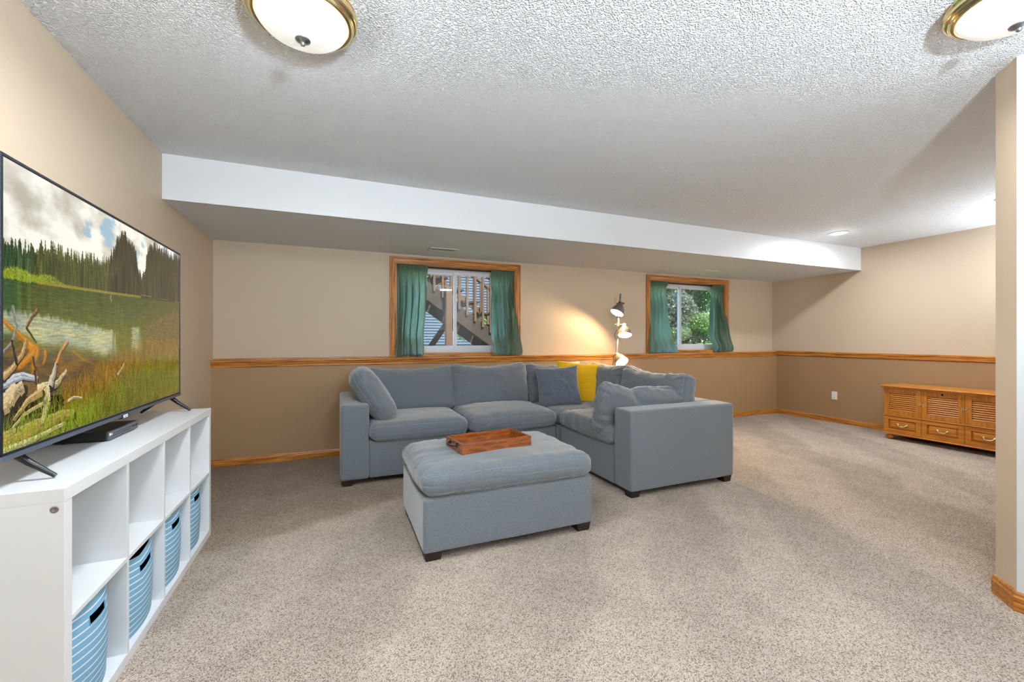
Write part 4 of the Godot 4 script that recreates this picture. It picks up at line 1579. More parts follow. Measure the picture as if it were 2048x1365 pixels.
func conifer(cx: float, top: float, base: float, w: float, c: Color) -> void:
	for y in range(int(top), int(base)):
		var f := (y - top) / maxf(base - top, 1.0)
		var hw := w * (0.07 + 0.93 * pow(f, 0.7)) * (0.45 + 0.55 * absf(sin(y * 0.35 + cx))) * rng.randf_range(0.7, 1.1) * 0.5
		for x in range(int(cx - hw), int(cx + hw) + 1):
			var k := rng.randf()
			var cc := c.darkened(k * 0.45) if x > cx - hw * 0.2 else c.lightened(k * 0.16)
			dab(x, y, cc, 0.92)


# ============================================================ upholstery
# A stuffed box cushion in its own frame: width x, height y, thickness z. Returns [body, seams].
# o: puff, sag (dip of the top edge), droop, wr (wrinkle size), seed, r (edge radius), n (grid), lean
func cushion(w: float, h: float, t: float, o: Dictionary) -> Array:
	var r: float = o.get("r", 0.06)
	r = minf(r, t * 0.49)
	var puff: float = o.get("puff", 0.35)
	var sag: float = o.get("sag", 0.0)
	var wr: float = o.get("wr", 0.006)
	var ear: float = o.get("ear", 0.0)
	var tilt: float = o.get("tilt", 0.0)
	var fold: float = o.get("fold", 0.0)
	var N: int = o.get("n", 34)
	var f := FastNoiseLite.new()
	f.seed = o.get("seed", 1)
	f.frequency = 1.0
	f.fractal_octaves = 3
	var e := Vector3(w, h, t) * 0.5
	var inner := e - Vector3(r, r, r)
	var def := func(q: Vector3) -> Vector3:
		var c := q * e
		var inn := c.clamp(-inner, inner)
		var d := (c - inn).normalized()
		var p := inn + d * r
		var u := p.x / e.x
		var v := p.y / e.y
		var pu := maxf(0.0, (1.0 - pow(absf(u), 3.0)) * (1.0 - pow(absf(v), 3.0)))
		p.z *= 1.0 + puff * pu - 0.10 * pow(absf(u * v), 3.0)
		# sides belly out a little where the filling pushes
		var bell := (1.0 - pow(absf(p.z) / (e.z * (1.0 + puff)), 2.0))
		p.x += signf(u) * pow(absf(u), 6.0) * 0.012 * bell * (1.0 - v * v)
		# the top edge dips between its corners
		var up := smoothstep(-0.2, 1.0, v)
		p.y -= sag * (1.0 - u * u) * up
		p.y += ear * pow(absf(u), 5.0) * up
		p.y += tilt * u * up
		# one deep fold where the filling has shifted
		if fold > 0.0:
			var ln := u - 0.05 - 0.25 * v
			p.y -= fold * exp(-ln * ln * 40.0) * up
			p.z *= 1.0 - 0.35 * exp(-ln * ln * 60.0) * smoothstep(0.0, 1.0, v)
		# wrinkles run in from the edges
		var edge := smoothstep(0.45, 1.0, maxf(absf(u), absf(v)))
		var along := f.get_noise_3d(u * 9.0 * w * 1.6, v * 1.4, p.z * 5.0)
		var across := f.get_noise_3d(u * 1.6 + 30.0, v * 9.0 * h * 1.6, p.z * 5.0)
		var k := lerpf(along, across, smoothstep(-0.3, 0.3, absf(u) - absf(v)))
		var slow := f.get_noise_3d(u * 1.8 + 5.0, v * 1.8, 9.0 + signf(p.z))
		p += d * (wr * (k * (0.35 + edge) + 1.1 * slow))
		return p
	var samples := []
	for i in N + 1:
		var a := -1.0 + 2.0 * i / N
		samples.append(signf(a) * (1.0 - pow(1.0 - absf(a), 1.45)))
	var b := MB.new()
	var keys := {}
	for ax in 3:
		var uu := (ax + 1) % 3
		var ww := (ax + 2) % 3
		for sg in [-1.0, 1.0]:
			var ids := []
			for j in N + 1:
				for i in N + 1:
					var q := Vector3.ZERO
					q[ax] = sg
					q[uu] = samples[i]
					q[ww] = samples[j]
					var key := Vector3i((q * 100000.0).round())
					if not keys.has(key):
						keys[key] = b.vert(def.call(q), Vector3.ZERO, Vector2(q.x, q.y))
					ids.append(keys[key])
			for j in N:
				for i in N:
					var i0: int = ids[j * (N + 1) + i]
					var i1: int = ids[j * (N + 1) + i + 1]
					var i2: int = ids[(j + 1) * (N + 1) + i + 1]
					var i3: int = ids[(j + 1) * (N + 1) + i]
					if sg < 0:
						var sw := i1
						i1 = i3
						i3 = sw
					var nn := (b.v[i1] - b.v[i0]).cross(b.v[i2] - b.v[i0]) + (b.v[i2] - b.v[i0]).cross(b.v[i3] - b.v[i0])
					for k in [i0, i1, i2, i3]:
						b.n[k] += nn
					b.tri(i0, i1, i2)
					b.tri(i0, i2, i3)
	for k in b.v.size():
		b.n[k] = b.n[k].normalized()
	# stitched seams round the front and back panels
	var seams := MB.new()
	for sg in [-1.0, 1.0]:
		var path := []
		var m := 30
		var qz: float = sg * (1.0 - 0.25 * r / e.z)
		for side in 4:
			for i in m:
				var a := -1.0 + 2.0 * i / m
				var q := Vector3(a, -1, qz) if side == 0 else Vector3(1, a, qz) if side == 1 else Vector3(-a, 1, qz) if side == 2 else Vector3(-1, -a, qz)
				path.append(def.call(q))
		seams.tube(path, 0.0020, 5, true)
	return [b, seams]


func add_cushion(parent: Node3D, called: String, size: Vector3, xf: Transform3D, o: Dictionary, mat: Material) -> MeshInstance3D:
	var c := cushion(size.x, size.y, size.z, o)
	var body := put(c[0], called, mat, parent, parent.global_transform.affine_inverse() * xf)
	put(c[1], "seam", M.seam, body)
	return body


const FLAT := Basis(Vector3(1, 0, 0), Vector3(0, 0, -1), Vector3(0, 1, 0))   # cushion lying down: its height runs away from the camera


func upholstered(a: Vector3, c: Vector3, r: float, sd: int) -> MB:
	# a firm padded block with slightly soft faces
	var b := MB.new()
	var size := (c - a).abs()
	var cen := (a + c) * 0.5
	var e := size * 0.5
	var inner := e - Vector3(r, r, r)
	var f := FastNoiseLite.new()
	f.seed = sd
	f.frequency = 2.5
	var N := 14
	var keys := {}
	var samp := []
	for ax in 3:
		var l := []
		var k := r / e[ax]
		for s in [-1.0, -1.0 + k * 0.3, -1.0 + k * 0.65, -1.0 + k]:
			l.append(s)
		for i in range(1, N):
			l.append(lerpf(-1.0 + k, 1.0 - k, float(i) / N))
		for s in [1.0 - k, 1.0 - k * 0.65, 1.0 - k * 0.3, 1.0]:
			l.append(s)
		samp.append(l)
	var cnt: int = samp[0].size()
	for ax in 3:
		var uu := (ax + 1) % 3
		var ww := (ax + 2) % 3
		for sg in [-1.0, 1.0]:
			var ids := []
			for j in cnt:
				for i in cnt:
					var q := Vector3.ZERO
					q[ax] = sg
					q[uu] = samp[uu][i]
					q[ww] = samp[ww][j]
					var key := Vector3i((q * 100000.0).round())
					if not keys.has(key):
						var p := q * e
						var inn := p.clamp(-inner, inner)
						var d := (p - inn).normalized()
						p = inn + d * r + d * (0.003 * f.get_noise_3dv(p + cen))
						keys[key] = b.vert(cen + p, Vector3.ZERO)
					ids.append(keys[key])
			for j in cnt - 1:
				for i in cnt - 1:
					var i0: int = ids[j * cnt + i]
					var i1: int = ids[j * cnt + i + 1]
					var i2: int = ids[(j + 1) * cnt + i + 1]
					var i3: int = ids[(j + 1) * cnt + i]
					if sg < 0:
						var sw := i1
						i1 = i3
						i3 = sw
					var nn := (b.v[i1] - b.v[i0]).cross(b.v[i2] - b.v[i0]) + (b.v[i2] - b.v[i0]).cross(b.v[i3] - b.v[i0])
					for k in [i0, i1, i2, i3]:
						b.n[k] += nn
					b.tri(i0, i1, i2)
					b.tri(i0, i2, i3)
	for k in b.v.size():
		b.n[k] = b.n[k].normalized()
	return b


func foot_block(a: Vector3, s: float) -> MB:
	var b := MB.new()
	# tapered square foot: four sides drawn in towards the carpet
	var hh := 0.052
	var t := s * 0.5
	var q := t * 0.84
	var top := [Vector3(-t, hh, t), Vector3(t, hh, t), Vector3(t, hh, -t), Vector3(-t, hh, -t)]
	var low := [Vector3(-q, 0, q), Vector3(q, 0, q), Vector3(q, 0, -q), Vector3(-q, 0, -q)]
	for k in 4:
		b.quad(a + low[k], a + low[(k + 1) % 4], a + top[(k + 1) % 4], a + top[k])
	b.quad(a + top[0], a + top[1], a + top[2], a + top[3])
	b.quad(a + low[3], a + low[2], a + low[1], a + low[0])
	return b


func build_sofa() -> void:
	var t := thing("sectional_sofa", "blue grey fabric L shaped sectional sofa with loose cushions below the windows", "sofa", Vector3(1.55, 0, -3.7))
	var y0 := 0.047
	var ya := 0.655
	var zb := -4.655
	# padded blocks: arms, back walls and seat bases of the sections
	wput(upholstered(Vector3(0.032, y0, -3.646), Vector3(0.250, ya, zb), 0.022, 1), "arm", M.fabric, t)
	wput(upholstered(Vector3(2.020, y0, -2.563), Vector3(3.080, ya, -2.775), 0.022, 2), "arm", M.fabric, t)
	for q in [[0.250, 1.090], [1.095, 1.985], [1.990, 3.080]]:
		wput(upholstered(Vector3(q[0], y0, zb + 0.20), Vector3(q[1], ya, zb), 0.022, 3), "back_frame", M.fabric, t)
	wput(upholstered(Vector3(2.865, y0, zb + 0.20), Vector3(3.080, ya, -3.640), 0.022, 4), "back_frame", M.fabric, t)
	wput(upholstered(Vector3(2.865, y0, -3.636), Vector3(3.080, ya, -2.775), 0.022, 5), "back_frame", M.fabric, t)
	wput(upholstered(Vector3(0.250, y0, -3.655), Vector3(1.090, 0.345, zb + 0.20), 0.018, 6), "seat_base", M.fabric, t)
	wput(upholstered(Vector3(1.096, y0, -3.655), Vector3(1.985, 0.345, zb + 0.20), 0.018, 7), "seat_base", M.fabric, t)
	wput(upholstered(Vector3(1.991, y0, -3.650), Vector3(2.865, 0.345, zb + 0.20), 0.018, 8), "seat_base", M.fabric, t)
	wput(upholstered(Vector3(2.022, y0, -2.775), Vector3(2.865, 0.345, -3.640), 0.018, 9), "seat_base", M.fabric, t)
	for p in [[0.085, -3.70], [0.085, -4.60], [1.06, -3.72], [1.95, -3.72], [2.073, -2.617], [3.02, -2.617], [3.02, -4.60], [2.07, -3.60], [1.09, -4.60]]:
		wput(foot_block(Vector3(p[0], 0, p[1]), 0.085), "foot", M.dark_wood, t)
	# seat cushions
	add_cushion(t, "seat_cushion", Vector3(0.835, 0.84, 0.150), Transform3D(FLAT, Vector3(0.670, 0.420, -4.025)), {"puff": 0.30, "wr": 0.005, "seed": 11, "r": 0.062}, M.fabric)
	add_cushion(t, "seat_cushion", Vector3(0.880, 0.86, 0.152), Transform3D(FLAT, Vector3(1.537, 0.425, -4.020)), {"puff": 0.48, "wr": 0.009, "seed": 12, "r": 0.066}, M.fabric)
	add_cushion(t, "seat_cushion", Vector3(0.870, 0.80, 0.145), Transform3D(FLAT, Vector3(2.425, 0.417, -4.045)), {"puff": 0.28, "wr": 0.006, "seed": 13, "r": 0.062}, M.fabric)
	add_cushion(t, "seat_cushion", Vector3(0.875, 0.86, 0.152), Transform3D(FLAT, Vector3(2.425, 0.424, -3.205)), {"puff": 0.42, "wr": 0.009, "seed": 14, "r": 0.066}, M.fabric)
	# back cushions along the wall
	var lean := Basis(Vector3.RIGHT, deg_to_rad(-12))
	add_cushion(t, "back_cushion", Vector3(0.850, 0.46, 0.190), Transform3D(lean, Vector3(0.690, 0.692, -4.325)), {"puff": 0.42, "sag": 0.035, "ear": 0.012, "wr": 0.007, "seed": 21, "r": 0.07}, M.fabric)
	add_cushion(t, "back_cushion", Vector3(0.850, 0.47, 0.190), Transform3D(lean, Vector3(1.530, 0.697, -4.325)), {"puff": 0.46, "sag": 0.034, "ear": 0.014, "wr": 0.008, "seed": 22, "r": 0.07, "tilt": 0.006}, M.fabric)
	add_cushion(t, "back_cushion", Vector3(0.840, 0.46, 0.180), Transform3D(lean, Vector3(2.390, 0.688, -4.345)), {"puff": 0.40, "sag": 0.030, "ear": 0.010, "wr": 0.010, "seed": 23, "r": 0.07}, M.fabric)
	# back cushions of the return, facing left
	var side := Basis(Vector3.UP, deg_to_rad(-90)) * Basis(Vector3.RIGHT, deg_to_rad(-12))
	add_cushion(t, "back_cushion", Vector3(0.62, 0.46, 0.180), Transform3D(side, Vector3(2.785, 0.690, -3.930)), {"puff": 0.36, "sag": 0.020, "ear": 0.012, "wr": 0.010, "seed": 24, "r": 0.07}, M.fabric)
	add_cushion(t, "back_cushion", Vector3(0.86, 0.46, 0.190), Transform3D(side, Vector3(2.790, 0.680, -3.210)), {"puff": 0.42, "sag": 0.045, "ear": 0.012, "wr": 0.011, "seed": 25, "r": 0.07, "tilt": -0.014}, M.fabric)
	# side cushions leaning on the two arms
	var sl := Basis(Vector3.UP, deg_to_rad(90)) * Basis(Vector3.RIGHT, deg_to_rad(-33))
	add_cushion(t, "side_cushion", Vector3(0.60, 0.52, 0.170), Transform3D(sl, Vector3(0.300, 0.700, -4.010)), {"puff": 0.42, "wr": 0.006, "seed": 31, "r": 0.075}, M.fabric)
	var sr := Basis(Vector3.UP, deg_to_rad(180)) * Basis(Vector3.RIGHT, deg_to_rad(-18))
	add_cushion(t, "side_cushion", Vector3(0.86, 0.40, 0.165), Transform3D(sr, Vector3(2.380, 0.610, -2.905)), {"puff": 0.34, "sag": 0.012, "ear": 0.02, "wr": 0.012, "seed": 32, "r": 0.068, "fold": 0.030, "tilt": 0.042}, M.fabric)


func build_ottoman() -> void:
	var t := thing("ottoman", "blue grey fabric ottoman with a soft top cushion in front of the sofa", "ottoman", Vector3(0.947, 0, -2.62))
	wput(upholstered(Vector3(0.425, 0.047, -2.245), Vector3(1.476, 0.335, -2.985), 0.018, 41), "base", M.fabric, t)
	add_cushion(t, "cushion", Vector3(1.060, 0.765, 0.150), Transform3D(FLAT, Vector3(0.950, 0.408, -2.612)), {"puff": 0.30, "wr": 0.007, "seed": 42, "r": 0.066, "n": 44}, M.fabric)
	for x in [0.482, 1.420]:
		for z in [-2.302, -2.930]:
			wput(foot_block(Vector3(x, 0, z), 0.095), "foot", M.dark_wood, t)
	# serving tray
	var turn := deg_to_rad(6.5)
	var ty := 0.503
	var tr := thing("serving_tray", "dark brown wooden serving tray with iron handles on the ottoman", "tray", Vector3(0.912, ty, -2.592), turn)
	var hw := 0.240
	var hd := 0.135
	var hh := 0.062
	var b := MB.new()
	b.span(Vector3(-hw + 0.004, 0.0, -hd + 0.004), Vector3(hw - 0.004, 0.010, hd - 0.004), 0.001)
	put(b, "tray_bottom", M.acacia, tr)
	for z in [-hd + 0.006, hd - 0.006]:
		b = MB.new()
		b.span(Vector3(-hw, 0.0, z - 0.006), Vector3(hw, hh, z + 0.006), 0.0015)
		put(b, "long_side", M.acacia, tr)
	for x in [-hw + 0.006, hw - 0.006]:
		b = MB.new()
		b.span(Vector3(x - 0.006, 0.0, -hd + 0.011), Vector3(x + 0.006, hh, hd - 0.011), 0.0015)
		put(b, "short_side", M.acacia, tr)
	for sg in [-1.0, 1.0]:
		b = MB.new()
		var pts := []
		for k in 15:
			var a := PI * k / 14.0
			pts.append(Vector3(sg * (hw + 0.002 + 0.032 * sin(a)), 0.040 - 0.004 * sin(a), -0.055 * cos(a)))
		b.tube(pts, 0.0042, 8)
		for z in [-0.055, 0.055]:
			b.box(Vector3(sg * (hw + 0.001), 0.040, z), Vector3(0.004, 0.022, 0.018), 0.001)
		put(b, "handle", M.iron, tr)


# a two-sided throw pillow: [front, back] grids in one body
func throw_pillow(w: float, h: float, t: float, sd: int, ribs: float) -> MB:
	var f := FastNoiseLite.new()
	f.seed = sd
	f.frequency = 1.0
	f.fractal_octaves = 3
	var nu := 90
	var nv := 150 if ribs > 0 else 80
	var b := MB.new()
	for sg in [1.0, -1.0]:
		b.grid(nu, nv, func(i, j):
			var u: float = -1.0 + 2.0 * i / nu
			var v: float = -1.0 + 2.0 * j / nv
			var x := w * 0.5 * u * (1.0 - 0.075 * (1.0 - v * v) * u * u)
			var y := h * 0.5 * v * (1.0 - 0.075 * (1.0 - u * u) * v * v)
			var k := maxf(0.0, (1.0 - u * u) * (1.0 - v * v))
			var z := t * 0.5 * pow(k, 0.42)
			var e := smoothstep(0.3, 1.0, maxf(absf(u), absf(v)))
			# creases run towards the corners
			var d := absf(absf(u) - absf(v))
			z += 0.016 * f.get_noise_2d(u * 1.3 + 4.0, v * 1.3) * pow(k, 0.3)
			z += 0.006 * f.get_noise_2d(u * 4.0 - v * 2.0, v * 4.0 + u * 2.0) * e * pow(k, 0.3) * (1.0 - 0.5 * d)
			if ribs > 0:
				var col := absf(fmod((u + 1.0) * 3.5, 1.0) - 0.5) * 2.0
				z += 0.008 * absf(sin(v * PI * ribs * 0.5 + 0.35 * sin(u * 30.0))) * pow(k, 0.2)
				z -= 0.005 * smoothstep(0.86, 1.0, col) * pow(k, 0.2)
			return Vector3(x, y, sg * z + (0.0 if k > 0.0 else 0.0)), sg < 0)
	return b


func build_pillows() -> void:
	var p := thing("throw_pillow", "square dark grey throw pillow propped in the sofa corner before the yellow one", "pillow", Vector3(2.17, 0.50, -3.86))
	var xf := Transform3D(Basis(Vector3.UP, deg_to_rad(-20)) * Basis(Vector3.RIGHT, deg_to_rad(-16)) * Basis(Vector3.BACK, deg_to_rad(4)), Vector3(2.170, 0.690, -3.945))
	wput_at(throw_pillow(0.46, 0.43, 0.17, 61, 0), "cover", M.fabric_dark, p, xf)
	p = thing("throw_pillow", "bright yellow ribbed throw pillow leaning in the sofa corner", "pillow", Vector3(2.50, 0.50, -4.05))
	xf = Transform3D(Basis(Vector3.UP, deg_to_rad(-24)) * Basis(Vector3.RIGHT, deg_to_rad(-14)) * Basis(Vector3.BACK, deg_to_rad(-4)), Vector3(2.535, 0.690, -4.115))
	wput_at(throw_pillow(0.53, 0.49, 0.15, 62, 34), "cover", M.yellow_fabric, p, xf)
	p = thing("throw_pillow", "pale pillow whose rounded top shows behind the yellow pillow", "pillow", Vector3(2.62, 0.66, -4.50))
	xf = Transform3D(Basis(Vector3.UP, deg_to_rad(-10)) * Basis(Vector3.RIGHT, deg_to_rad(-8)), Vector3(2.66, 0.785, -4.545))
	wput_at(throw_pillow(0.26, 0.26, 0.11, 63, 0), "cover", M.pale_fabric, p, xf)


func wput_at(mb: MB, called: String, mat: Material, parent: Node3D, xf: Transform3D) -> MeshInstance3D:
	return put(mb, called, mat, parent, parent.global_transform.affine_inverse() * xf)


# ============================================================ floor lamp
func build_floor_lamp() -> void:
	var right := Vector3(cos(0.3935), 0, sin(0.3935))
	var top := Vector3(3.312, 1.765, -4.41)
	var foot := top - right * 0.115 - Vector3(0, 1.765, 0)
	var t := thing("floor_lamp", "grey metal floor lamp with three spot heads behind the sofa", "floor lamp", foot)
	var b := MB.new()
	b.lathe([Vector2(0.0005, 0.030), Vector2(0.02, 0.030), Vector2(0.03, 0.024), Vector2(0.135, 0.018), Vector2(0.140, 0.012), Vector2(0.140, 0.0)], 40, Transform3D(Basis(), foot))
	wput(b, "base", M.lamp_grey, t)
	b = MB.new()
	b.tube([foot + Vector3(0, 0.02, 0), foot.lerp(top, 0.5), top], 0.0115, 12)
	wput(b, "pole", M.lamp_grey, t)
	var cam := Vector3(0, 1.19, 0)
	# [height on the pole, offset of the neck along image right, aim (right, up, towards the camera)]
	var heads := [[1.640, 0.022, Vector3(-0.40, -0.86, 0.30)], [1.375, 0.075, Vector3(0.02, -0.90, 0.43)], [1.005, 0.004, Vector3(0.40, -0.62, 0.68)]]
	for k in 3:
		var hd: Array = heads[k]
		var at := foot.lerp(top, hd[0] / 1.765)
		var toward := (cam - at)
		toward.y = 0
		toward = toward.normalized()
		var aim: Vector3 = (right * hd[2].x + Vector3.UP * hd[2].y + toward * hd[2].z).normalized()
		var neck: Vector3 = at + right * hd[1] + toward * 0.05
		# clamp on the pole and the arm out to the head
		b = MB.new()
		var pd := (top - foot).normalized()
		b.tube([at - pd * 0.022, at + pd * 0.022], 0.019, 14)
		b.tube([at, neck], 0.008, 10)
		b.tube([at - right * 0.018, at - right * 0.045], [0.006, 0.008], 8)
		b.tube([neck - toward * 0.0 - right * 0.02, neck + right * 0.034], [0.009, 0.009], 10)
		var br := wput(b, "clamp", M.lamp_grey if k > 0 else M.iron, t)
		# bell shade: local -Y is the aim
		var yb := -aim
		var xb := yb.cross(toward).normalized()
		var bs := Basis(xb, yb, xb.cross(yb))
		var sx := Transform3D(bs, neck)
		b = MB.new()
		b.lathe([Vector2(0.0005, 0.012), Vector2(0.018, 0.010), Vector2(0.026, 0.0), Vector2(0.028, -0.022), Vector2(0.033, -0.036), Vector2(0.052, -0.056), Vector2(0.068, -0.082), Vector2(0.077, -0.112), Vector2(0.080, -0.142), Vector2(0.082, -0.146)], 40, sx)
		var sh := wput(b, "shade", M.lamp_grey, t)
		b = MB.new()
		b.lathe([Vector2(0.0795, -0.146), Vector2(0.0775, -0.142), Vector2(0.0745, -0.112), Vector2(0.0655, -0.084), Vector2(0.050, -0.060), Vector2(0.030, -0.042), Vector2(0.0005, -0.036)], 40, sx)
		wput(b, "lining", M.lamp_inside, sh)
		b = MB.new()
		b.lathe([Vector2(0.014, -0.040), Vector2(0.016, -0.060), Vector2(0.040, -0.084), Vector2(0.056, -0.106), Vector2(0.062, -0.124), Vector2(0.058, -0.134), Vector2(0.040, -0.141), Vector2(0.0005, -0.144)], 32, sx)
		wput(b, "bulb", M.bulb, t)
		var l := OmniLight3D.new()
		l.name = "head_light_%d" % (k + 1)
		t.add_child(l)
		l.global_position = sx * Vector3(0, -0.118, 0)
		l.light_energy = HEAD
		l.light_color = Color(1.0, 0.86, 0.66)
		l.light_size = 0.02
		l.omni_range = 10.0
		l.omni_attenuation = 2.0
		l.shadow_enabled = true
		# cord looping from the head back to the pole
		b = MB.new()
		var lo := foot.lerp(top, (hd[0] - 0.20) / 1.765)
		b.tube([neck - toward * 0.02, neck - right * 0.05 - Vector3(0, 0.03, 0) , at - right * 0.035 - Vector3(0, 0.09, 0), at - right * 0.05 - Vector3(0, 0.14, 0), lo - right * 0.012], 0.0032, 6)
		wput(b, "cord", M.iron, br)


# ============================================================ wooden chest
func build_chest() -> void:
	var xf := 6.100
	var z0 := -3.000
	var n := 3
	var dw := 0.3570
	var z1 := z0 + dw * n
	var xb := XR - 0.035
	var t := thing("wooden_chest", "honey brown wooden chest with louvred doors above three drawers on the right wall", "chest", Vector3((xf + xb) * 0.5, 0, (z0 + z1) * 0.5))
	var b := MB.new()
	b.span(Vector3(xf + 0.014, 0.078, z0 + 0.002), Vector3(xb, 0.606, z1 - 0.002), 0.003)
	wput(b, "body", M.maple_z, t)
	# top with a moulded edge
	b = MB.new()
	b.span(Vector3(xf - 0.030, 0.620, z0 - 0.030), Vector3(xb + 0.01, 0.640, z1 + 0.030), 0.009)
	b.span(Vector3(xf - 0.016, 0.606, z0 - 0.016), Vector3(xb + 0.005, 0.622, z1 + 0.016), 0.006)
	wput(b, "top", M.maple_z, t)
	b = MB.new()
	b.span(Vector3(xf - 0.006, 0.278, z0 - 0.006), Vector3(xb, 0.292, z1 + 0.006), 0.006)
	wput(b, "waist_moulding", M.maple_z, t)
	b = MB.new()
	b.span(Vector3(xf - 0.014, 0.062, z0 - 0.014), Vector3(xb, 0.080, z1 + 0.014), 0.008)
	wput(b, "base_moulding", M.maple_z, t)
	for x in [xf + 0.05, xb - 0.05]:
		for z in [z0 + 0.045, z1 - 0.045]:
			b = MB.new()
			b.lathe([Vector2(0.0005, 0.064), Vector2(0.030, 0.064), Vector2(0.026, 0.054), Vector2(0.036, 0.046), Vector2(0.043, 0.032), Vector2(0.040, 0.016), Vector2(0.030, 0.006), Vector2(0.026, 0.0), Vector2(0.0005, 0.0)], 28, Transform3D(Basis(), Vector3(x, 0, z)))
			wput(b, "bun_foot", M.maple_z, t)
	var slat := MB.new()
	slat.box(Vector3.ZERO, Vector3(0.024, 0.006, dw - 0.106), 0.002, Basis(Vector3.BACK, deg_to_rad(46)))
	var slat_mesh := slat.mesh(M.maple_plain)
	for k in n:
		var za := z0 + k * dw + 0.0015
		var zb := z0 + (k + 1) * dw - 0.0015
		var zm := (za + zb) * 0.5
		# louvred door
		b = MB.new()
		var y0 := 0.294
		var y1 := 0.604
		b.span(Vector3(xf, y0, za), Vector3(xf + 0.018, y1, za + 0.052), 0.0012)
		b.span(Vector3(xf, y0, zb - 0.052), Vector3(xf + 0.018, y1, zb), 0.0012)
		b.span(Vector3(xf, y0, za + 0.052), Vector3(xf + 0.018, y0 + 0.052, zb - 0.052), 0.0012)
		b.span(Vector3(xf, y1 - 0.052, za + 0.052), Vector3(xf + 0.018, y1, zb - 0.052), 0.0012)
		var dr := wput(b, "door", M.maple_y, t)
		for s in 9:
			share(slat_mesh, "slat", dr, Transform3D(Basis(), Vector3(xf + 0.011, y0 + 0.052 + (s + 0.5) * 0.206 / 9.0, zm)))
		# strap hinges at the inner stiles
		for e in ([zb] if k == 0 else [za, zb] if k == 1 else [za, zb]):
			b = MB.new()
			var sg: float = -1.0 if e == zb else 1.0
			b.box(Vector3(xf - 0.002, 0.448, e + sg * 0.010), Vector3(0.004, 0.016, 0.020), 0.0015)
			b.box(Vector3(xf - 0.002, 0.448, e + sg * 0.021), Vector3(0.004, 0.040, 0.008), 0.0015)
			b.lathe([Vector2(0.0003, 0.005), Vector2(0.004, 0.002), Vector2(0.004, -0.002), Vector2(0.0003, -0.005)], 10, Transform3D(Basis(), Vector3(xf - 0.004, 0.470, e + sg * 0.021)))
			b.lathe([Vector2(0.0003, 0.005), Vector2(0.004, 0.002), Vector2(0.004, -0.002), Vector2(0.0003, -0.005)], 10, Transform3D(Basis(), Vector3(xf - 0.004, 0.426, e + sg * 0.021)))
			wput(b, "hinge", M.old_brass, dr)
		if k == 1:
			b = MB.new()
			b.lathe([Vector2(0.0003, 0.007), Vector2(0.006, 0.006), Vector2(0.010, 0.002), Vector2(0.011, 0.0)], 18, Transform3D(Basis(Vector3.BACK, PI / 2), Vector3(xf, 0.582, zm)))
			wput(b, "lock", M.iron, t)
		# drawer with a raised panel and a bail pull
		b = MB.new()
		y0 = 0.082
		y1 = 0.276
		b.span(Vector3(xf, y0, za), Vector3(xf + 0.018, y1, za + 0.048), 0.0012)
		b.span(Vector3(xf, y0, zb - 0.048), Vector3(xf + 0.018, y1, zb), 0.0012)
		b.span(Vector3(xf, y0, za + 0.048), Vector3(xf + 0.018, y0 + 0.045, zb - 0.048), 0.0012)
		b.span(Vector3(xf, y1 - 0.040, za + 0.048), Vector3(xf + 0.018, y1, zb - 0.048), 0.0012)
		var dw_ := wput(b, "drawer", M.maple_z, t)
		b = MB.new()
		var pa := Vector3(xf + 0.016, y0 + 0.046, za + 0.049)
		var pb := Vector3(xf + 0.016, y1 - 0.041, zb - 0.049)
		var q := [Vector3(xf + 0.014, pa.y, pa.z), Vector3(xf + 0.014, pa.y, pb.z), Vector3(xf + 0.014, pb.y, pb.z), Vector3(xf + 0.014, pb.y, pa.z)]
		var iy := 0.020
		var i4 := [Vector3(xf + 0.003, pa.y + iy, pa.z + iy), Vector3(xf + 0.003, pa.y + iy, pb.z - iy), Vector3(xf + 0.003, pb.y - iy, pb.z - iy), Vector3(xf + 0.003, pb.y - iy, pa.z + iy)]
		for s in 4:
			b.quad(q[(s + 1) % 4], q[s], i4[s], i4[(s + 1) % 4])
		b.quad(i4[1], i4[0], i4[3], i4[2])
		for s in b.n.size():
			if b.n[s].x > 0:
				b.n[s] = -b.n[s]
		wput(b, "raised_panel", M.maple_z, dw_)
		b = MB.new()
		var pts := []
		for s in 13:
			var a := float(s) / 12.0
			pts.append(Vector3(xf - 0.004 - 0.020 * sin(a * PI), 0.183 - 0.020 * sin(a * PI) - 0.004 * sin(a * PI * 3.0), zm - 0.040 + 0.080 * a))
		b.tube(pts, [0.005, 0.006, 0.0065, 0.007, 0.008, 0.009, 0.0095, 0.009, 0.008, 0.007, 0.0065, 0.006, 0.005], 8)
		for e in [-0.040, 0.040]:
			b.lathe([Vector2(0.0003, 0.008), Vector2(0.007, 0.006), Vector2(0.011, 0.001), Vector2(0.011, 0.0)], 14, Transform3D(Basis(Vector3.BACK, PI / 2), Vector3(xf + 0.003, 0.185, zm + e)))
			b.lathe([Vector2(0.0003, 0.003), Vector2(0.005, 0.002), Vector2(0.006, 0.0)], 10, Transform3D(Basis(Vector3.BACK, PI / 2), Vector3(xf + 0.003, 0.194, zm + e * 1.25)))
		wput(b, "pull", M.old_brass, dw_)


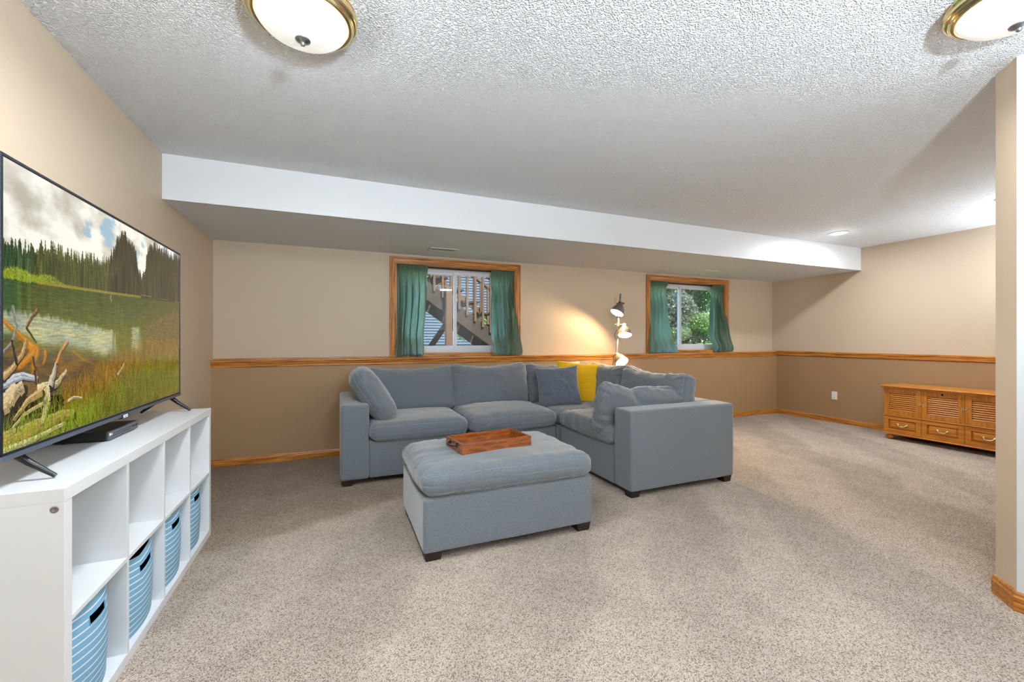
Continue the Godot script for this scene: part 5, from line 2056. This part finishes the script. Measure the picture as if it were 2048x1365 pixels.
# ============================================================ outlet, vents
func build_small_things() -> void:
	var x := XR - 0.004
	var t := thing("wall_outlet", "ivory duplex outlet low on the brown right wall", "outlet", Vector3(x, 0.385, -3.822))
	var b := MB.new()
	b.span(Vector3(x, 0.327, -3.859), Vector3(x - 0.006, 0.443, -3.785), 0.003)
	wput(b, "cover_plate", M.plastic_ivory, t)
	for y in [0.410, 0.360]:
		b = MB.new()
		b.span(Vector3(x - 0.004, y - 0.015, -3.838), Vector3(x - 0.009, y + 0.015, -3.806), 0.003)
		var so := wput(b, "socket", M.plastic_ivory, t)
		b = MB.new()
		for z in [-3.828, -3.816]:
			b.span(Vector3(x - 0.008, y - 0.004, z - 0.001), Vector3(x - 0.0095, y + 0.006, z + 0.001), 0.0003)
		b.box(Vector3(x - 0.009, y - 0.009, -3.822), Vector3(0.002, 0.004, 0.004), 0.0005)
		wput(b, "slots", M.slot_dark, so)
	vent(Vector3(1.035, SOF, -4.363), "white ceiling register in the soffit above the deck stairs window", true)
	vent(Vector3(4.730, SOF, -4.350), "white ceiling register in the soffit above the window onto the trees", false)


func vent(at: Vector3, label: String, open: bool) -> void:
	var t := thing("ceiling_vent", label, "vent", at, 0.0, "registers in the soffit")
	var w := 0.150
	var d := 0.080
	var b := MB.new()
	for q in [[-w, w, -d, -d + 0.026], [-w, w, d - 0.026, d], [-w, -w + 0.030, -d + 0.026, d - 0.026], [w - 0.030, w, -d + 0.026, d - 0.026]]:
		b.span(Vector3(q[0], -0.007, q[2]), Vector3(q[1], 0.001, q[3]), 0.003)
	put(b, "frame", M.vent_white, t)
	b = MB.new()
	b.span(Vector3(-w + 0.02, -0.0005, -d + 0.02), Vector3(w - 0.02, 0.001, d - 0.02), 0.0003)
	put(b, "duct", M.vent_dark, t)
	var n := 16
	var sm := MB.new()
	sm.box(Vector3.ZERO, Vector3(0.0025, 0.006, 2.0 * d - 0.05), 0.0004, Basis(Vector3.BACK, deg_to_rad(12 if open else 80)))
	var mesh := sm.mesh(M.vent_white)
	for k in n:
		share(mesh, "slat", t, Transform3D(Basis(), Vector3(-w + 0.032 + (k + 0.5) * (2.0 * w - 0.064) / n, -0.005, 0)))
	b = MB.new()
	b.span(Vector3(-w - 0.002, -0.001, -d - 0.002), Vector3(w + 0.002, 0.001, d + 0.002), 0.0003)
	put(b, "gasket", M.slot_dark, t)
